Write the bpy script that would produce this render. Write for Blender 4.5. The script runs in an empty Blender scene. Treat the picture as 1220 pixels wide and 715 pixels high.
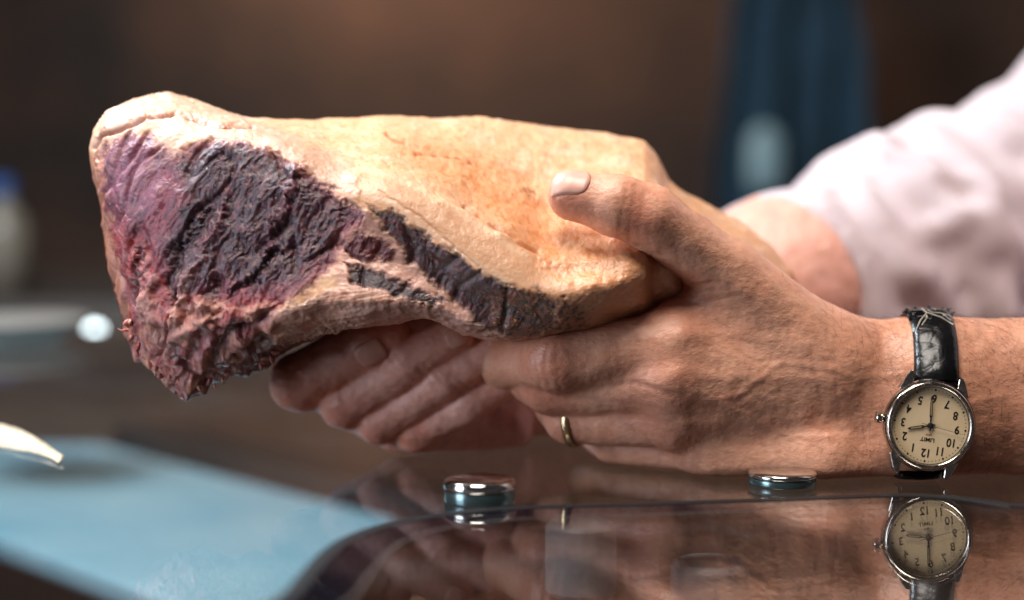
import bpy, math, random
import numpy as np
from mathutils import Vector, Matrix

random.seed(7); rng = np.random.default_rng(7)
S = bpy.context.scene
COL = S.collection

# ------------------------------------------------------------------ camera
F = 2033.0                       # focal length in photo pixels (60 mm on 36 mm, 1220 px wide)
CAMZ = 0.125
PITCH = math.atan((357.5 - 196.0) / F)
cam = bpy.data.cameras.new("camera"); cam_o = bpy.data.objects.new("camera", cam); COL.objects.link(cam_o)
cam.sensor_width = 36.0; cam.lens = 60.0; cam.clip_start = 0.02; cam.clip_end = 60
cam_o.location = (0, 0, CAMZ); cam_o.rotation_euler = (math.radians(90) - PITCH, 0, 0)
cam.dof.use_dof = True; cam.dof.focus_distance = 0.662; cam.dof.aperture_fstop = 3.1; cam.dof.aperture_blades = 0
S.camera = cam_o

# ------------------------------------------------------------------ world, lamps, exposure
w = bpy.data.worlds.new("World"); S.world = w; w.use_nodes = True
bg = w.node_tree.nodes["Background"]; bg.inputs[0].default_value = (0.40, 0.37, 0.42, 1); bg.inputs[1].default_value = 0.07
def area(name, loc, target, size, energy, col, sy=None):
    l = bpy.data.lights.new(name, 'AREA'); l.energy = energy; l.color = col; l.size = size
    if sy: l.shape = 'RECTANGLE'; l.size_y = sy
    o = bpy.data.objects.new(name, l); COL.objects.link(o); o.location = loc
    o.rotation_euler = (Vector(target) - Vector(loc)).to_track_quat('-Z', 'Y').to_euler()
    return o
area("ceiling_light", (-0.12, 0.34, 1.12), (0.03, 0.70, 0.08), 0.5, 14.5, (1.0, 0.91, 0.83), 0.5)
area("window_light", (-0.88, 0.26, 0.20), (-0.05, 0.70, 0.05), 0.4, 5.4, (0.80, 0.86, 1.0), 0.5)
area("ledge_fill", (-0.55, 0.95, 0.75), (-0.25, 1.12, -0.1), 0.3, 13.0, (0.80, 0.92, 1.0), 0.3)  # unseen fill added to brighten the blue ledge under the glass
area("wall_glow_fill", (-0.30, 2.62, 0.78), (-0.10, 3.0, 0.28), 0.2, 4.5, (1.0, 0.74, 0.55), 0.25)  # unseen fill added for the warm pool of light on the back wall
S.view_settings.view_transform = 'Standard'; S.view_settings.look = 'None'
S.view_settings.exposure = 0.27; S.view_settings.gamma = 1.0
S.cycles.use_denoising = True
S.cycles.max_bounces = 8; S.cycles.transparent_max_bounces = 12
S.cycles.caustics_reflective = False; S.cycles.caustics_refractive = False

# ------------------------------------------------------------------ helpers
FWD = np.array([0, math.cos(PITCH), -math.sin(PITCH)]); UP = np.array([0, math.sin(PITCH), math.cos(PITCH)])
CAMP = np.array([0, 0, CAMZ])
def P(px, py, Y):
    """point seen at photo pixel (px, py) at distance Y in front of the counter"""
    px, py, Y = np.broadcast_arrays(np.asarray(px, float), np.asarray(py, float), np.asarray(Y, float))
    d = FWD + np.stack([(px - 610) / F, 0 * px, 0 * px], -1) - UP * ((py - 357.5) / F)[..., None]
    return CAMP + d * (Y / d[..., 1])[..., None]
def PZ(px, py, z):
    d = FWD + np.array([(px - 610) / F, 0, 0]) - UP * ((py - 357.5) / F)
    return CAMP + d * ((z - CAMZ) / d[2])
def proj(p):
    r = p - CAMP; zc = r @ FWD
    return 610 + F * r[:, 0] / zc, 357.5 - F * (r @ UP) / zc

def lin(c):
    c = np.asarray(c, float) / 255.0
    return np.where(c <= 0.04045, c / 12.92, ((c + 0.055) / 1.055) ** 2.4)
def rgba(c): return tuple(lin(c)) + (1.0,)

_perm = np.random.default_rng(3).permutation(256); _perm = np.concatenate([_perm, _perm, _perm])
_grad = np.random.default_rng(4).normal(size=(256, 3)); _grad /= np.linalg.norm(_grad, axis=1)[:, None]
def noise(p):
    p = np.asarray(p, float); i = np.floor(p).astype(int); f = p - i; i &= 255
    u = f * f * f * (f * (f * 6 - 15) + 10); out = 0
    for dx in (0, 1):
        wx = u[:, 0] if dx else 1 - u[:, 0]
        for dy in (0, 1):
            wy = u[:, 1] if dy else 1 - u[:, 1]
            for dz in (0, 1):
                wz = u[:, 2] if dz else 1 - u[:, 2]
                h = _perm[_perm[_perm[i[:, 0] + dx] + i[:, 1] + dy] + i[:, 2] + dz]
                g = _grad[h]
                out = out + wx * wy * wz * (g[:, 0] * (f[:, 0] - dx) + g[:, 1] * (f[:, 1] - dy) + g[:, 2] * (f[:, 2] - dz))
    return out * 1.6
def fbm(p, n=4, gain=0.5):
    o = 0; a = 1.0; p = np.asarray(p, float)
    for k in range(n): o = o + a * noise(p + 17.3 * k); p = p * 2.03; a *= gain
    return o
def sstep(a, b, x):
    t = np.clip((x - a) / (b - a), 0, 1); return t * t * (3 - 2 * t)
def poly_sd(x, y, poly):
    poly = np.asarray(poly, float); d = np.full(x.shape, 1e9); inside = np.zeros(x.shape, bool)
    for a, b in zip(poly, np.roll(poly, -1, 0)):
        e = b - a; wx = x - a[0]; wy = y - a[1]
        t = np.clip((wx * e[0] + wy * e[1]) / (e @ e + 1e-9), 0, 1)
        d = np.minimum(d, (wx - t * e[0]) ** 2 + (wy - t * e[1]) ** 2)
        c = ((a[1] <= y) & (b[1] > y)) | ((b[1] <= y) & (a[1] > y))
        with np.errstate(divide='ignore', invalid='ignore'):
            xi = a[0] + (y - a[1]) * e[0] / (e[1] if e[1] else 1e-9)
        inside ^= c & (x < xi)
    d = np.sqrt(d); return np.where(inside, -d, d)
def line_d(x, y, pts):
    pts = np.asarray(pts, float); d = np.full(x.shape, 1e9)
    for a, b in zip(pts[:-1], pts[1:]):
        e = b - a; wx = x - a[0]; wy = y - a[1]
        t = np.clip((wx * e[0] + wy * e[1]) / (e @ e + 1e-9), 0, 1)
        d = np.minimum(d, (wx - t * e[0]) ** 2 + (wy - t * e[1]) ** 2)
    return np.sqrt(d)

def mesh_np(name, v, f, mat=None, smooth=True):
    me = bpy.data.meshes.new(name); v = np.asarray(v, np.float32); f = np.asarray(f, np.int32)
    k = f.shape[1]; n = len(f)
    me.vertices.add(len(v)); me.vertices.foreach_set("co", v.ravel())
    me.loops.add(n * k); me.loops.foreach_set("vertex_index", f.ravel())
    me.polygons.add(n); me.polygons.foreach_set("loop_start", np.arange(0, n * k, k, dtype=np.int32))
    me.update(calc_edges=True); me.validate()
    if smooth: me.polygons.foreach_set("use_smooth", np.ones(len(me.polygons), bool))
    if mat: me.materials.append(mat)
    return me
def normals(me):
    a = np.empty(len(me.vertices) * 3, np.float32); me.vertex_normals.foreach_get("vector", a); return a.reshape(-1, 3).astype(float)
def set_col(me, name, c):
    a = me.color_attributes.new(name, 'FLOAT_COLOR', 'POINT')
    if c.shape[1] == 3: c = np.concatenate([c, np.ones((len(c), 1))], 1)
    a.data.foreach_set("color", c.astype(np.float32).ravel())
def link(name, me, parent=None):
    o = bpy.data.objects.new(name, me); COL.objects.link(o)
    if parent: o.parent = parent
    return o
def tag(o, label=None, cat=None, group=None, kind=None):
    if label: o["label"] = label
    if cat: o["category"] = cat
    if group: o["group"] = group
    if kind: o["kind"] = kind
    return o
def empty(name, label, cat, loc=(0, 0, 0), group=None):
    o = bpy.data.objects.new(name, None); COL.objects.link(o); o.location = loc; o.empty_display_size = 0.01
    return tag(o, label, cat, group)

# ------------------------------------------------------------------ materials
def mat(name, col=(128, 128, 128), rough=0.5, metal=0.0, **kw):
    m = bpy.data.materials.new(name); m.use_nodes = True; b = m.node_tree.nodes["Principled BSDF"]
    b.inputs["Base Color"].default_value = rgba(col); b.inputs["Roughness"].default_value = rough; b.inputs["Metallic"].default_value = metal
    for k, v in kw.items(): b.inputs[k.replace("_", " ")].default_value = v
    return m
def nodes(m): return m.node_tree.nodes, m.node_tree.links, m.node_tree.nodes["Principled BSDF"]
def tex(N, L, kind, scale, detail=4, rough=0.55, vec=None, sc=None, **kw):
    t = N.new(kind); t.inputs["Scale"].default_value = scale
    if "Detail" in t.inputs: t.inputs["Detail"].default_value = detail
    if "Roughness" in t.inputs and kind == "ShaderNodeTexNoise": t.inputs["Roughness"].default_value = rough
    for k, v in kw.items(): setattr(t, k, v)
    tc = N.new("ShaderNodeTexCoord"); src = tc.outputs["Object"]
    if sc is not None:
        mp = N.new("ShaderNodeMapping"); mp.inputs["Scale"].default_value = sc[0]; mp.inputs["Rotation"].default_value = sc[1]
        L.new(src, mp.inputs[0]); src = mp.outputs[0]
    L.new(src, t.inputs["Vector"]); return t
def ramp(N, L, src, stops):
    r = N.new("ShaderNodeValToRGB"); L.new(src, r.inputs[0]); e = r.color_ramp.elements
    while len(e) < len(stops): e.new(0.5)
    for k, (p, c) in enumerate(stops): e[k].position = p; e[k].color = c if len(c) == 4 else rgba(c)
    return r
def bump(N, L, b, hs, dist=0.001):
    prev = None
    for h, st in hs:
        n = N.new("ShaderNodeBump"); n.inputs["Strength"].default_value = st; n.inputs["Distance"].default_value = dist
        L.new(h, n.inputs["Height"])
        if prev: L.new(prev.outputs[0], n.inputs["Normal"])
        prev = n
    L.new(prev.outputs[0], b.inputs["Normal"])
    if "Coat Normal" in b.inputs: L.new(prev.outputs[0], b.inputs["Coat Normal"])
def mixc(N, L, fac, a, b_, mode='MIX'):
    m = N.new("ShaderNodeMix"); m.data_type = 'RGBA'; m.blend_type = mode
    if hasattr(fac, "links"): L.new(fac, m.inputs[0])
    else: m.inputs[0].default_value = fac
    for s, i in ((a, 6), (b_, 7)):
        if hasattr(s, "links"): L.new(s, m.inputs[i])
        else: m.inputs[i].default_value = s
    return m.outputs[2]

def skin_mat():
    m = mat("skin", (205, 150, 122), 0.46); N, L, b = nodes(m)
    a = N.new("ShaderNodeAttribute"); a.attribute_name = "tint"
    n1 = tex(N, L, "ShaderNodeTexNoise", 60, 6, 0.65); n2 = tex(N, L, "ShaderNodeTexNoise", 420, 3)
    r1 = ramp(N, L, n1.outputs[0], [(0.3, (0.78, 0.72, 0.70, 1)), (0.5, (1, 1, 1, 1)), (0.72, (1.0, 0.88, 0.84, 1))])
    r2 = ramp(N, L, n2.outputs[0], [(0.3, (0.86, 0.80, 0.78, 1)), (0.6, (1, 1, 1, 1))])
    c = mixc(N, L, 0.8, a.outputs[0], r1.outputs[0], 'MULTIPLY'); c = mixc(N, L, 0.6, c, r2.outputs[0], 'MULTIPLY')
    L.new(c, b.inputs["Base Color"])
    b.inputs["Subsurface Weight"].default_value = 0.18; b.inputs["Subsurface Radius"].default_value = (1.0, 0.35, 0.2); b.inputs["Subsurface Scale"].default_value = 0.003
    v = tex(N, L, "ShaderNodeTexVoronoi", 900, sc=((1, 1, 1), (0.3, 0.2, 0.5)), feature='DISTANCE_TO_EDGE')
    v2 = tex(N, L, "ShaderNodeTexVoronoi", 330, sc=((1.0, 1, 2.2), (0, 0.5, 0)), feature='DISTANCE_TO_EDGE')
    nn = tex(N, L, "ShaderNodeTexNoise", 260, 5, 0.6, sc=((1, 1, 2.0), (0, 0.6, 0)))
    bump(N, L, b, [(nn.outputs[0], 0.30), (v2.outputs[0], 0.15), (v.outputs[0], 0.30)], 0.0012)
    rr = ramp(N, L, n2.outputs[0], [(0.3, (0.30, 0.30, 0.30, 1)), (0.7, (0.48, 0.48, 0.48, 1))]); L.new(rr.outputs[0], b.inputs["Roughness"])
    return m
SKIN = skin_mat()
NAIL = mat("nail", (222, 168, 150), 0.36, Subsurface_Weight=0.2, Subsurface_Scale=0.002)

# ------------------------------------------------------------------ implicit modelling (tapered capsules blended, then surface nets)
class SDF:
    def __init__(self): self.pr = []
    def cone(self, a, b, ra, rb=None, k=0.006):
        self.pr.append(('c', np.array(a), np.array(b), ra, ra if rb is None else rb, k)); return self
    def ell(self, a, b, ra, rb, wdir, k=0.006):
        wd = np.array(wdir, float); wd /= np.linalg.norm(wd)
        self.pr.append(('e', np.array(a), np.array(b), ra, rb, k, wd)); return self
    @staticmethod
    def _d(p, X):
        a, b = p[1], p[2]; ba = b - a; q = X - a
        h = np.clip((q @ ba) / (ba @ ba + 1e-12), 0, 1); q = q - h[..., None] * ba
        if p[0] == 'c': return np.sqrt((q * q).sum(-1)) - (p[3] + h * (p[4] - p[3]))
        wv = q @ p[6]; v2 = np.maximum((q * q).sum(-1) - wv * wv, 0)
        rv = p[3][0] + h * (p[4][0] - p[3][0]); rw = p[3][1] + h * (p[4][1] - p[3][1])
        k0 = np.sqrt(v2 / rv ** 2 + wv ** 2 / rw ** 2); k1 = np.sqrt(v2 / rv ** 4 + wv ** 2 / rw ** 4) + 1e-9
        return k0 * (k0 - 1) / k1
    @staticmethod
    def _smin(a, b, k):
        h = np.maximum(k - np.abs(a - b), 0) / k; return np.minimum(a, b) - h * h * k * 0.25
    def eval(self, X):
        D = np.full(X.shape[:-1], 0.05)
        for p in self.pr: D = self._smin(D, self._d(p, X), p[5])
        return D
    def mesh(self, h, post=None, lo=None, hi=None):
        def rad(p): return max(np.max(p[3]), np.max(p[4]))
        if lo is None: lo = np.min([np.minimum(p[1], p[2]) - rad(p) for p in self.pr], 0) - 4 * h
        if hi is None: hi = np.max([np.maximum(p[1], p[2]) + rad(p) for p in self.pr], 0) + 4 * h
        lo = np.array(lo); hi = np.array(hi)
        n = np.ceil((hi - lo) / h).astype(int) + 1; ax = [lo[i] + h * np.arange(n[i]) for i in range(3)]
        D = np.full(n, 0.05, np.float32)
        for p in self.pr:
            m = rad(p) + p[5] + 3 * h
            i0 = np.clip(np.floor((np.minimum(p[1], p[2]) - m - lo) / h).astype(int), 0, n - 1)
            i1 = np.clip(np.ceil((np.maximum(p[1], p[2]) + m - lo) / h).astype(int) + 1, 1, n)
            if np.any(i1 <= i0): continue
            sl = tuple(slice(i0[i], i1[i]) for i in range(3))
            X = np.stack(np.meshgrid(*[ax[i][sl[i]] for i in range(3)], indexing='ij'), -1)
            D[sl] = self._smin(D[sl], self._d(p, X).astype(np.float32), p[5])
        if post is not None: D = post(D, ax)
        return surface_nets(D, lo, h)
def surface_nets(D, lo, h):
    D = D.copy(); D[0] = D[-1] = 0.05; D[:, 0] = D[:, -1] = 0.05; D[:, :, 0] = D[:, :, -1] = 0.05
    s = D < 0
    cnt = np.zeros(tuple(np.array(D.shape) - 1), np.int8)
    cs = [(i, j, k) for i in (0, 1) for j in (0, 1) for k in (0, 1)]
    def sub(A, c): return A[c[0]:A.shape[0] - 1 + c[0], c[1]:A.shape[1] - 1 + c[1], c[2]:A.shape[2] - 1 + c[2]]
    for c in cs: cnt += sub(s, c)
    act = np.argwhere((cnt > 0) & (cnt < 8))
    idx = np.full(cnt.shape, -1, np.int32); idx[tuple(act.T)] = np.arange(len(act))
    val = {c: D[act[:, 0] + c[0], act[:, 1] + c[1], act[:, 2] + c[2]] for c in cs}
    acc = np.zeros((len(act), 3)); num = np.zeros(len(act))
    for c in cs:
        for a in range(3):
            if c[a] == 0:
                e = list(c); e[a] = 1; e = tuple(e); va, vb = val[c], val[e]
                m = (va < 0) != (vb < 0); t = np.where(m, va / np.where(m, va - vb, 1), 0)
                pos = np.tile(np.array(c, float), (len(act), 1)); pos[:, a] = t
                acc[m] += pos[m]; num[m] += 1
    V = lo + h * (act + acc / num[:, None]); Fs = []
    for a in range(3):
        b, c = (a + 1) % 3, (a + 2) % 3
        s0 = np.take(s, range(s.shape[a] - 1), a); s1 = np.take(s, range(1, s.shape[a]), a)
        e = np.argwhere(s0 != s1); e = e[(e[:, b] > 0) & (e[:, c] > 0)]
        o = np.zeros(3, int); ob = o.copy(); ob[b] = 1; oc = o.copy(); oc[c] = 1
        q = np.stack([idx[tuple((e - d).T)] for d in (ob + oc, oc, o, ob)], 1)
        flip = ~s[tuple(e.T)]; q[flip] = q[flip][:, ::-1]; Fs.append(q)
    return V, np.concatenate(Fs)

# ------------------------------------------------------------------ simple solids
class MB:
    def __init__(self): self.v = []; self.f = []
    def box(self, lo, hi):
        n = len(self.v); x0, y0, z0 = lo; x1, y1, z1 = hi
        self.v += [(x0, y0, z0), (x1, y0, z0), (x1, y1, z0), (x0, y1, z0), (x0, y0, z1), (x1, y0, z1), (x1, y1, z1), (x0, y1, z1)]
        self.f += [tuple(n + i for i in q) for q in ((3, 2, 1, 0), (4, 5, 6, 7), (0, 1, 5, 4), (1, 2, 6, 5), (2, 3, 7, 6), (3, 0, 4, 7))]; return self
    def prism(self, pts, z0, z1):
        n = len(self.v); k = len(pts)
        self.v += [(p[0], p[1], z0) for p in pts] + [(p[0], p[1], z1) for p in pts]
        self.f.append(tuple(n + i for i in reversed(range(k)))); self.f.append(tuple(n + k + i for i in range(k)))
        self.f += [(n + i, n + (i + 1) % k, n + k + (i + 1) % k, n + k + i) for i in range(k)]; return self
    def lathe(self, prof, seg=48, org=(0, 0, 0), M=None):
        n = len(self.v); K = len(prof)
        for r, z in prof:
            for i in range(seg):
                a = 2 * math.pi * i / seg; p = Vector((r * math.cos(a), r * math.sin(a), z))
                if M is not None: p = M @ p
                self.v.append((p.x + org[0], p.y + org[1], p.z + org[2]))
        for j in range(K - 1):
            for i in range(seg):
                i2 = (i + 1) % seg; self.f.append((n + j * seg + i, n + j * seg + i2, n + (j + 1) * seg + i2, n + (j + 1) * seg + i))
        return self
    def tube(self, pts, r, seg=8):
        pts = [Vector(p) for p in pts]; n = len(self.v); rs = r if isinstance(r, (list, tuple)) else [r] * len(pts)
        for j, p in enumerate(pts):
            t = (pts[min(j + 1, len(pts) - 1)] - pts[max(j - 1, 0)]).normalized()
            u = t.cross(Vector((0.13, 0.31, 0.94))).normalized(); v = t.cross(u)
            for i in range(seg):
                a = 2 * math.pi * i / seg; q = p + (u * math.cos(a) + v * math.sin(a)) * rs[j]; self.v.append(tuple(q))
        for j in range(len(pts) - 1):
            for i in range(seg):
                i2 = (i + 1) % seg; self.f.append((n + j * seg + i, n + j * seg + i2, n + (j + 1) * seg + i2, n + (j + 1) * seg + i))
        self.f.append(tuple(n + i for i in reversed(range(seg)))); self.f.append(tuple(n + (len(pts) - 1) * seg + i for i in range(seg))); return self
    def build(self, name, m=None, parent=None, smooth=False, bevel=0, auto=None):
        me = bpy.data.meshes.new(name); me.from_pydata(self.v, [], self.f); me.update()
        if m: me.materials.append(m)
        o = link(name, me, parent)
        if smooth or auto:
            me.polygons.foreach_set("use_smooth", np.ones(len(me.polygons), bool))
            if auto: me.set_sharp_from_angle(angle=math.radians(auto))
        if bevel:
            b = o.modifiers.new("bevel", 'BEVEL'); b.width = bevel; b.segments = 3; b.limit_method = 'ANGLE'
        return o

# ------------------------------------------------------------------ glass
def glass(name, tint=(1, 1, 1), ior=1.6, dirt=0.03):
    m = bpy.data.materials.new(name); m.use_nodes = True; N = m.node_tree.nodes; L = m.node_tree.links
    N.remove(N["Principled BSDF"]); out = N["Material Output"]
    tr = N.new("ShaderNodeBsdfTransparent"); tr.inputs[0].default_value = tint + (1,)
    gl = N.new("ShaderNodeBsdfGlossy"); gl.inputs["Roughness"].default_value = 0.012; gl.inputs[0].default_value = (0.96, 0.98, 1, 1)
    fr = N.new("ShaderNodeFresnel"); fr.inputs[0].default_value = ior
    ge = N.new("ShaderNodeNewGeometry"); fm = N.new("ShaderNodeMath"); fm.operation = 'SUBTRACT'; fm.use_clamp = True     # the inner face of the slab adds no mirror of its own
    L.new(fr.outputs[0], fm.inputs[0]); L.new(ge.outputs["Backfacing"], fm.inputs[1])
    mx = N.new("ShaderNodeMixShader"); L.new(fm.outputs[0], mx.inputs[0]); L.new(tr.outputs[0], mx.inputs[1]); L.new(gl.outputs[0], mx.inputs[2])
    df = N.new("ShaderNodeBsdfDiffuse"); df.inputs[0].default_value = (0.5, 0.5, 0.5, 1)
    t = tex(N, L, "ShaderNodeTexNoise", 9, 7, 0.75); r = ramp(N, L, t.outputs[0], [(0.5, (0, 0, 0, 1)), (0.8, (dirt, dirt, dirt, 1))])
    sp = tex(N, L, "ShaderNodeTexVoronoi", 210); r2 = ramp(N, L, sp.outputs[0], [(0.045, (0.5, 0.5, 0.5, 1)), (0.07, (0, 0, 0, 1))])
    sel = tex(N, L, "ShaderNodeTexNoise", 60, 2); r3 = ramp(N, L, sel.outputs[0], [(0.62, (0, 0, 0, 1)), (0.66, (0.6, 0.6, 0.6, 1))])
    mu = N.new("ShaderNodeMath"); mu.operation = 'MULTIPLY'; L.new(r2.outputs[0], mu.inputs[0]); L.new(r3.outputs[0], mu.inputs[1])
    ad = N.new("ShaderNodeMath"); ad.operation = 'ADD'; L.new(r.outputs[0], ad.inputs[0]); L.new(mu.outputs[0], ad.inputs[1])
    m2 = N.new("ShaderNodeMixShader"); L.new(ad.outputs[0], m2.inputs[0]); L.new(mx.outputs[0], m2.inputs[1]); L.new(df.outputs[0], m2.inputs[2])
    L.new(m2.outputs[0], out.inputs[0]); return m
GLASS = glass("clear_glass", (0.90, 0.93, 0.93), 2.35)
SHEET = glass("smoked_glass", (0.80, 0.78, 0.78), 3.3, 0.06)
STEEL = mat("polished_steel", (205, 203, 198), 0.13, 1.0)
N, L, b = nodes(STEEL); t = tex(N, L, "ShaderNodeTexNoise", 300, 4); r = ramp(N, L, t.outputs[0], [(0.35, (0.08, 0.08, 0.08, 1)), (0.7, (0.26, 0.26, 0.26, 1))]); L.new(r.outputs[0], b.inputs["Roughness"])

def grain(m, c0, c1, scale, sc=((1, 1, 1), (0, 0, 0)), bs=0.2, bd=0.002):
    N, L, b = nodes(m); t = tex(N, L, "ShaderNodeTexNoise", scale, 6, 0.6, sc=sc)
    r = ramp(N, L, t.outputs[0], [(0.32, c0), (0.68, c1)]); L.new(r.outputs[0], b.inputs["Base Color"]); bump(N, L, b, [(t.outputs[0], bs)], bd); return m
WALLM = grain(mat("plaster_wall", (80, 66, 58), 0.85), (36, 34, 35), (104, 74, 57), 1.5)
WOOD = grain(mat("dark_wood", (70, 48, 38), 0.5), (58, 40, 32), (104, 74, 56), 3.0, ((0.6, 6, 6), (0, 0, 0)))

# ------------------------------------------------------------------ room behind
o = MB().box((-4, 3.0, -1.0), (4, 3.1, 3.0)).build("back_wall", WALLM); tag(o, "dark brown blurred wall at the back of the shop", "wall", kind="structure")
o = MB().box((-4, -1.0, -0.96), (4, 2.998, -0.9)).build("floor", grain(mat("floor_tile", (60, 52, 48), 0.6), (44, 38, 35), (72, 62, 56), 2)); tag(o, "dark floor of the shop", "floor", kind="structure")

r_ = empty("back_counter", "dark wooden counter with grey top blurred behind the meat", "counter", (-0.5, 2.1, -0.9))
def loc(mb, name, m, par, **k):
    o = mb.build(name, m, par, **k); o.matrix_parent_inverse = Matrix.Translation(par.location).inverted(); return o
loc(MB().box((-2.2, 1.85, -0.88), (1.6, 2.4, -0.06)), "cabinet", WOOD, r_)
loc(MB().box((-2.25, 1.8, -0.058), (1.65, 2.45, -0.02)), "worktop", grain(mat("worktop", (92, 84, 76), 0.35), (54, 50, 48), (84, 76, 70), 5), r_)

# blue cloth hanging on the wall
c0 = P(945, 60, 2.5)
n_, m_ = 60, 70; u, v = np.meshgrid(np.linspace(-1, 1, n_), np.linspace(0, 1, m_)); u = u.ravel(); v = v.ravel()
X = c0[0] + u * (0.085 + 0.035 * v) + 0.01 * noise(np.stack([v * 3, u, 0 * u], 1)); Z = c0[2] + 0.16 - v * 0.40
Yy = 2.5 + 0.02 * np.sin(u * 9 + 2 * v) * (0.3 + v) + 0.015 * noise(np.stack([u * 3, v * 3, 0 * u], 1))
ii = np.arange(n_ * m_).reshape(m_, n_); fq = np.stack([ii[:-1, :-1], ii[1:, :-1], ii[1:, 1:], ii[:-1, 1:]], -1).reshape(-1, 4)
CLOTH = grain(mat("blue_cloth", (40, 74, 100), 0.9), (36, 60, 76), (50, 82, 102), 6)
r_ = empty("hanging_apron", "blue apron hanging out of focus on the brown wall", "apron", (c0[0], 2.5, c0[2] + 0.16))
me = mesh_np("cloth", np.stack([X, Yy, Z], 1), fq, CLOTH); o = link("cloth", me, r_); o.matrix_parent_inverse = Matrix.Translation(r_.location).inverted()
o.modifiers.new("thick", 'SOLIDIFY').thickness = 0.003
pc = P(912, 188, 2.45)
loc(MB().lathe([(0.0, -0.05), (0.022, -0.05), (0.026, -0.02), (0.024, 0.03), (0.01, 0.045), (0, 0.046)], 20, pc), "folded_rag", mat("pale_cloth", (150, 182, 192), 0.9), r_, smooth=True)
loc(MB().tube([(c0[0] - 0.02, 2.5, c0[2] + 0.15), (c0[0], 2.97, c0[2] + 0.27), (c0[0] + 0.02, 2.5, c0[2] + 0.15)], 0.006), "neck_loop", CLOTH, r_)

# small things far left
def bottle(px, Y, z0, h, rad, bodyc, capc, label):
    p = P(px, 300, Y); r_ = empty("bottle", label, "bottle", (p[0], Y, z0))
    MB().lathe([(0, 0), (rad, 0), (rad, h * 0.55), (rad * 0.8, h * 0.68), (rad * 0.4, h * 0.78), (rad * 0.4, h * 0.86), (0, h * 0.86)], 24).build("bottle_body", mat("bottle_plastic", bodyc, 0.3), r_, smooth=True)
    MB().lathe([(0, h * 0.861), (rad * 0.46, h * 0.861), (rad * 0.46, h), (0, h)], 24).build("cap", mat("cap_plastic", capc, 0.4), r_, auto=40)
bottle(4, 1.9, -0.02, 0.13, 0.03, (120, 112, 100), (48, 84, 140), "pale bottle with a blue cap at the left edge of the photo")
p = P(20, 470, 1.2)
r_ = empty("white_dish", "blurred white dish at the far left edge of the glass counter", "dish", (p[0], 1.2, 0.001))
MB().lathe([(0, 0), (0.03, 0), (0.05, 0.012), (0.052, 0.015), (0.05, 0.016), (0.03, 0.006), (0, 0.005)], 32).build("plate", mat("white_glaze", (116, 110, 104), 0.5), r_, smooth=True)
p = P(113, 396, 1.55)
r_ = empty("glow_bead", "small round glowing bead left of the meat, out of focus", "bead", tuple(p))
em = mat("glow_lens", (220, 235, 235), 0.3); em.node_tree.nodes["Principled BSDF"].inputs["Emission Color"].default_value = (0.8, 0.95, 1, 1); em.node_tree.nodes["Principled BSDF"].inputs["Emission Strength"].default_value = 6  # emissive ball put in for a small blurred bright spot
MB().lathe([(0, 0.007), (0.005, 0.0055), (0.007, 0), (0.005, -0.0055), (0, -0.007)], 20).build("lens", em, r_, smooth=True)
MB().lathe([(0.007, -0.002), (0.009, -0.003), (0.009, -0.03), (0.05, -0.04)][:3], 20, (0, 0.004, 0)).build("bead_housing", mat("bead_steel", (120, 120, 120), 0.4, 1), r_, smooth=True)
MB().tube([(0, 0.005, -0.028), (0, 0.03, -0.16), (0, 0.28, -0.156 - 0.01)], 0.004).build("stem", mat("stem_steel", (90, 90, 90), 0.4, 1), r_)

# ------------------------------------------------------------------ display counter
case = empty("display_counter", "glass topped butcher display counter reflecting the hands and watch", "display counter", (0.1, 0.8, -0.9))
case["kind"] = "thing"
loc(MB().box((-1.1, 0.30, -0.006), (1.3, 1.28, 0.0)), "glass_top", GLASS, case)
# front sheet with a rounded corner
pix = [(345, 716), (366, 690), (388, 664), (412, 645), (445, 631), (490, 620), (540, 612), (600, 606.5), (700, 603.5), (880, 598), (1000, 593), (1070, 590.5), (1120, 592), (1170, 597), (1222, 606)]
ol = [PZ(x, y, 0.0012)[:2] for x, y in pix]
ol = [tuple(q) for q in ol] + [(0.42, 0.575), (0.55, 0.50), (0.6, 0.28), (-0.10, 0.28), (-0.085, 0.42)]
# corner smoothing
def chaikin(p, n=2):
    for _ in range(n):
        q = []
        for a, b_ in zip(p, p[1:] + p[:1]): q += [(0.75 * a[0] + 0.25 * b_[0], 0.75 * a[1] + 0.25 * b_[1]), (0.25 * a[0] + 0.75 * b_[0], 0.25 * a[1] + 0.75 * b_[1])]
        p = q
    return p
ol = chaikin(ol, 2)
EDGE = mat("glass_edge", (40, 74, 78), 0.08, 0.0, Coat_Weight=1.0)
sh = MB(); k = len(ol)
cx_, cy_ = np.mean(ol, 0)
def inset(p, d): 
    out = []
    for i in range(len(p)):
        a, b_ = np.array(p[i - 1]), np.array(p[(i + 1) % len(p)]); t_ = b_ - a; n2 = np.array([-t_[1], t_[0]]) / (np.linalg.norm(t_) + 1e-9)
        out.append(tuple(np.array(p[i]) + n2 * d))
    return out
area2 = sum(a[0] * b_[1] - b_[0] * a[1] for a, b_ in zip(ol, ol[1:] + ol[:1]))
sg = 1 if area2 > 0 else -1
il = inset(ol, sg * 0.0018); il2 = inset(ol, sg * 0.009)
rings = [(ol, 0.0002), (ol, 0.0008), (il, 0.0012)]
for rp, z in rings: sh.v += [(q[0], q[1], z) for q in rp]
for j in range(2):
    for i in range(k):
        i2 = (i + 1) % k; q = (j * k + i, j * k + i2, (j + 1) * k + i2, (j + 1) * k + i); sh.f.append(q if sg > 0 else q[::-1])
o = loc(sh, "sheet_edge", EDGE, case, auto=50)
tp = MB(); tp.v = [(q[0], q[1], 0.00125) for q in il]; tp.f = [tuple(range(k)) if sg > 0 else tuple(reversed(range(k)))]
loc(tp, "glass_sheet", SHEET, case)
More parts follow.
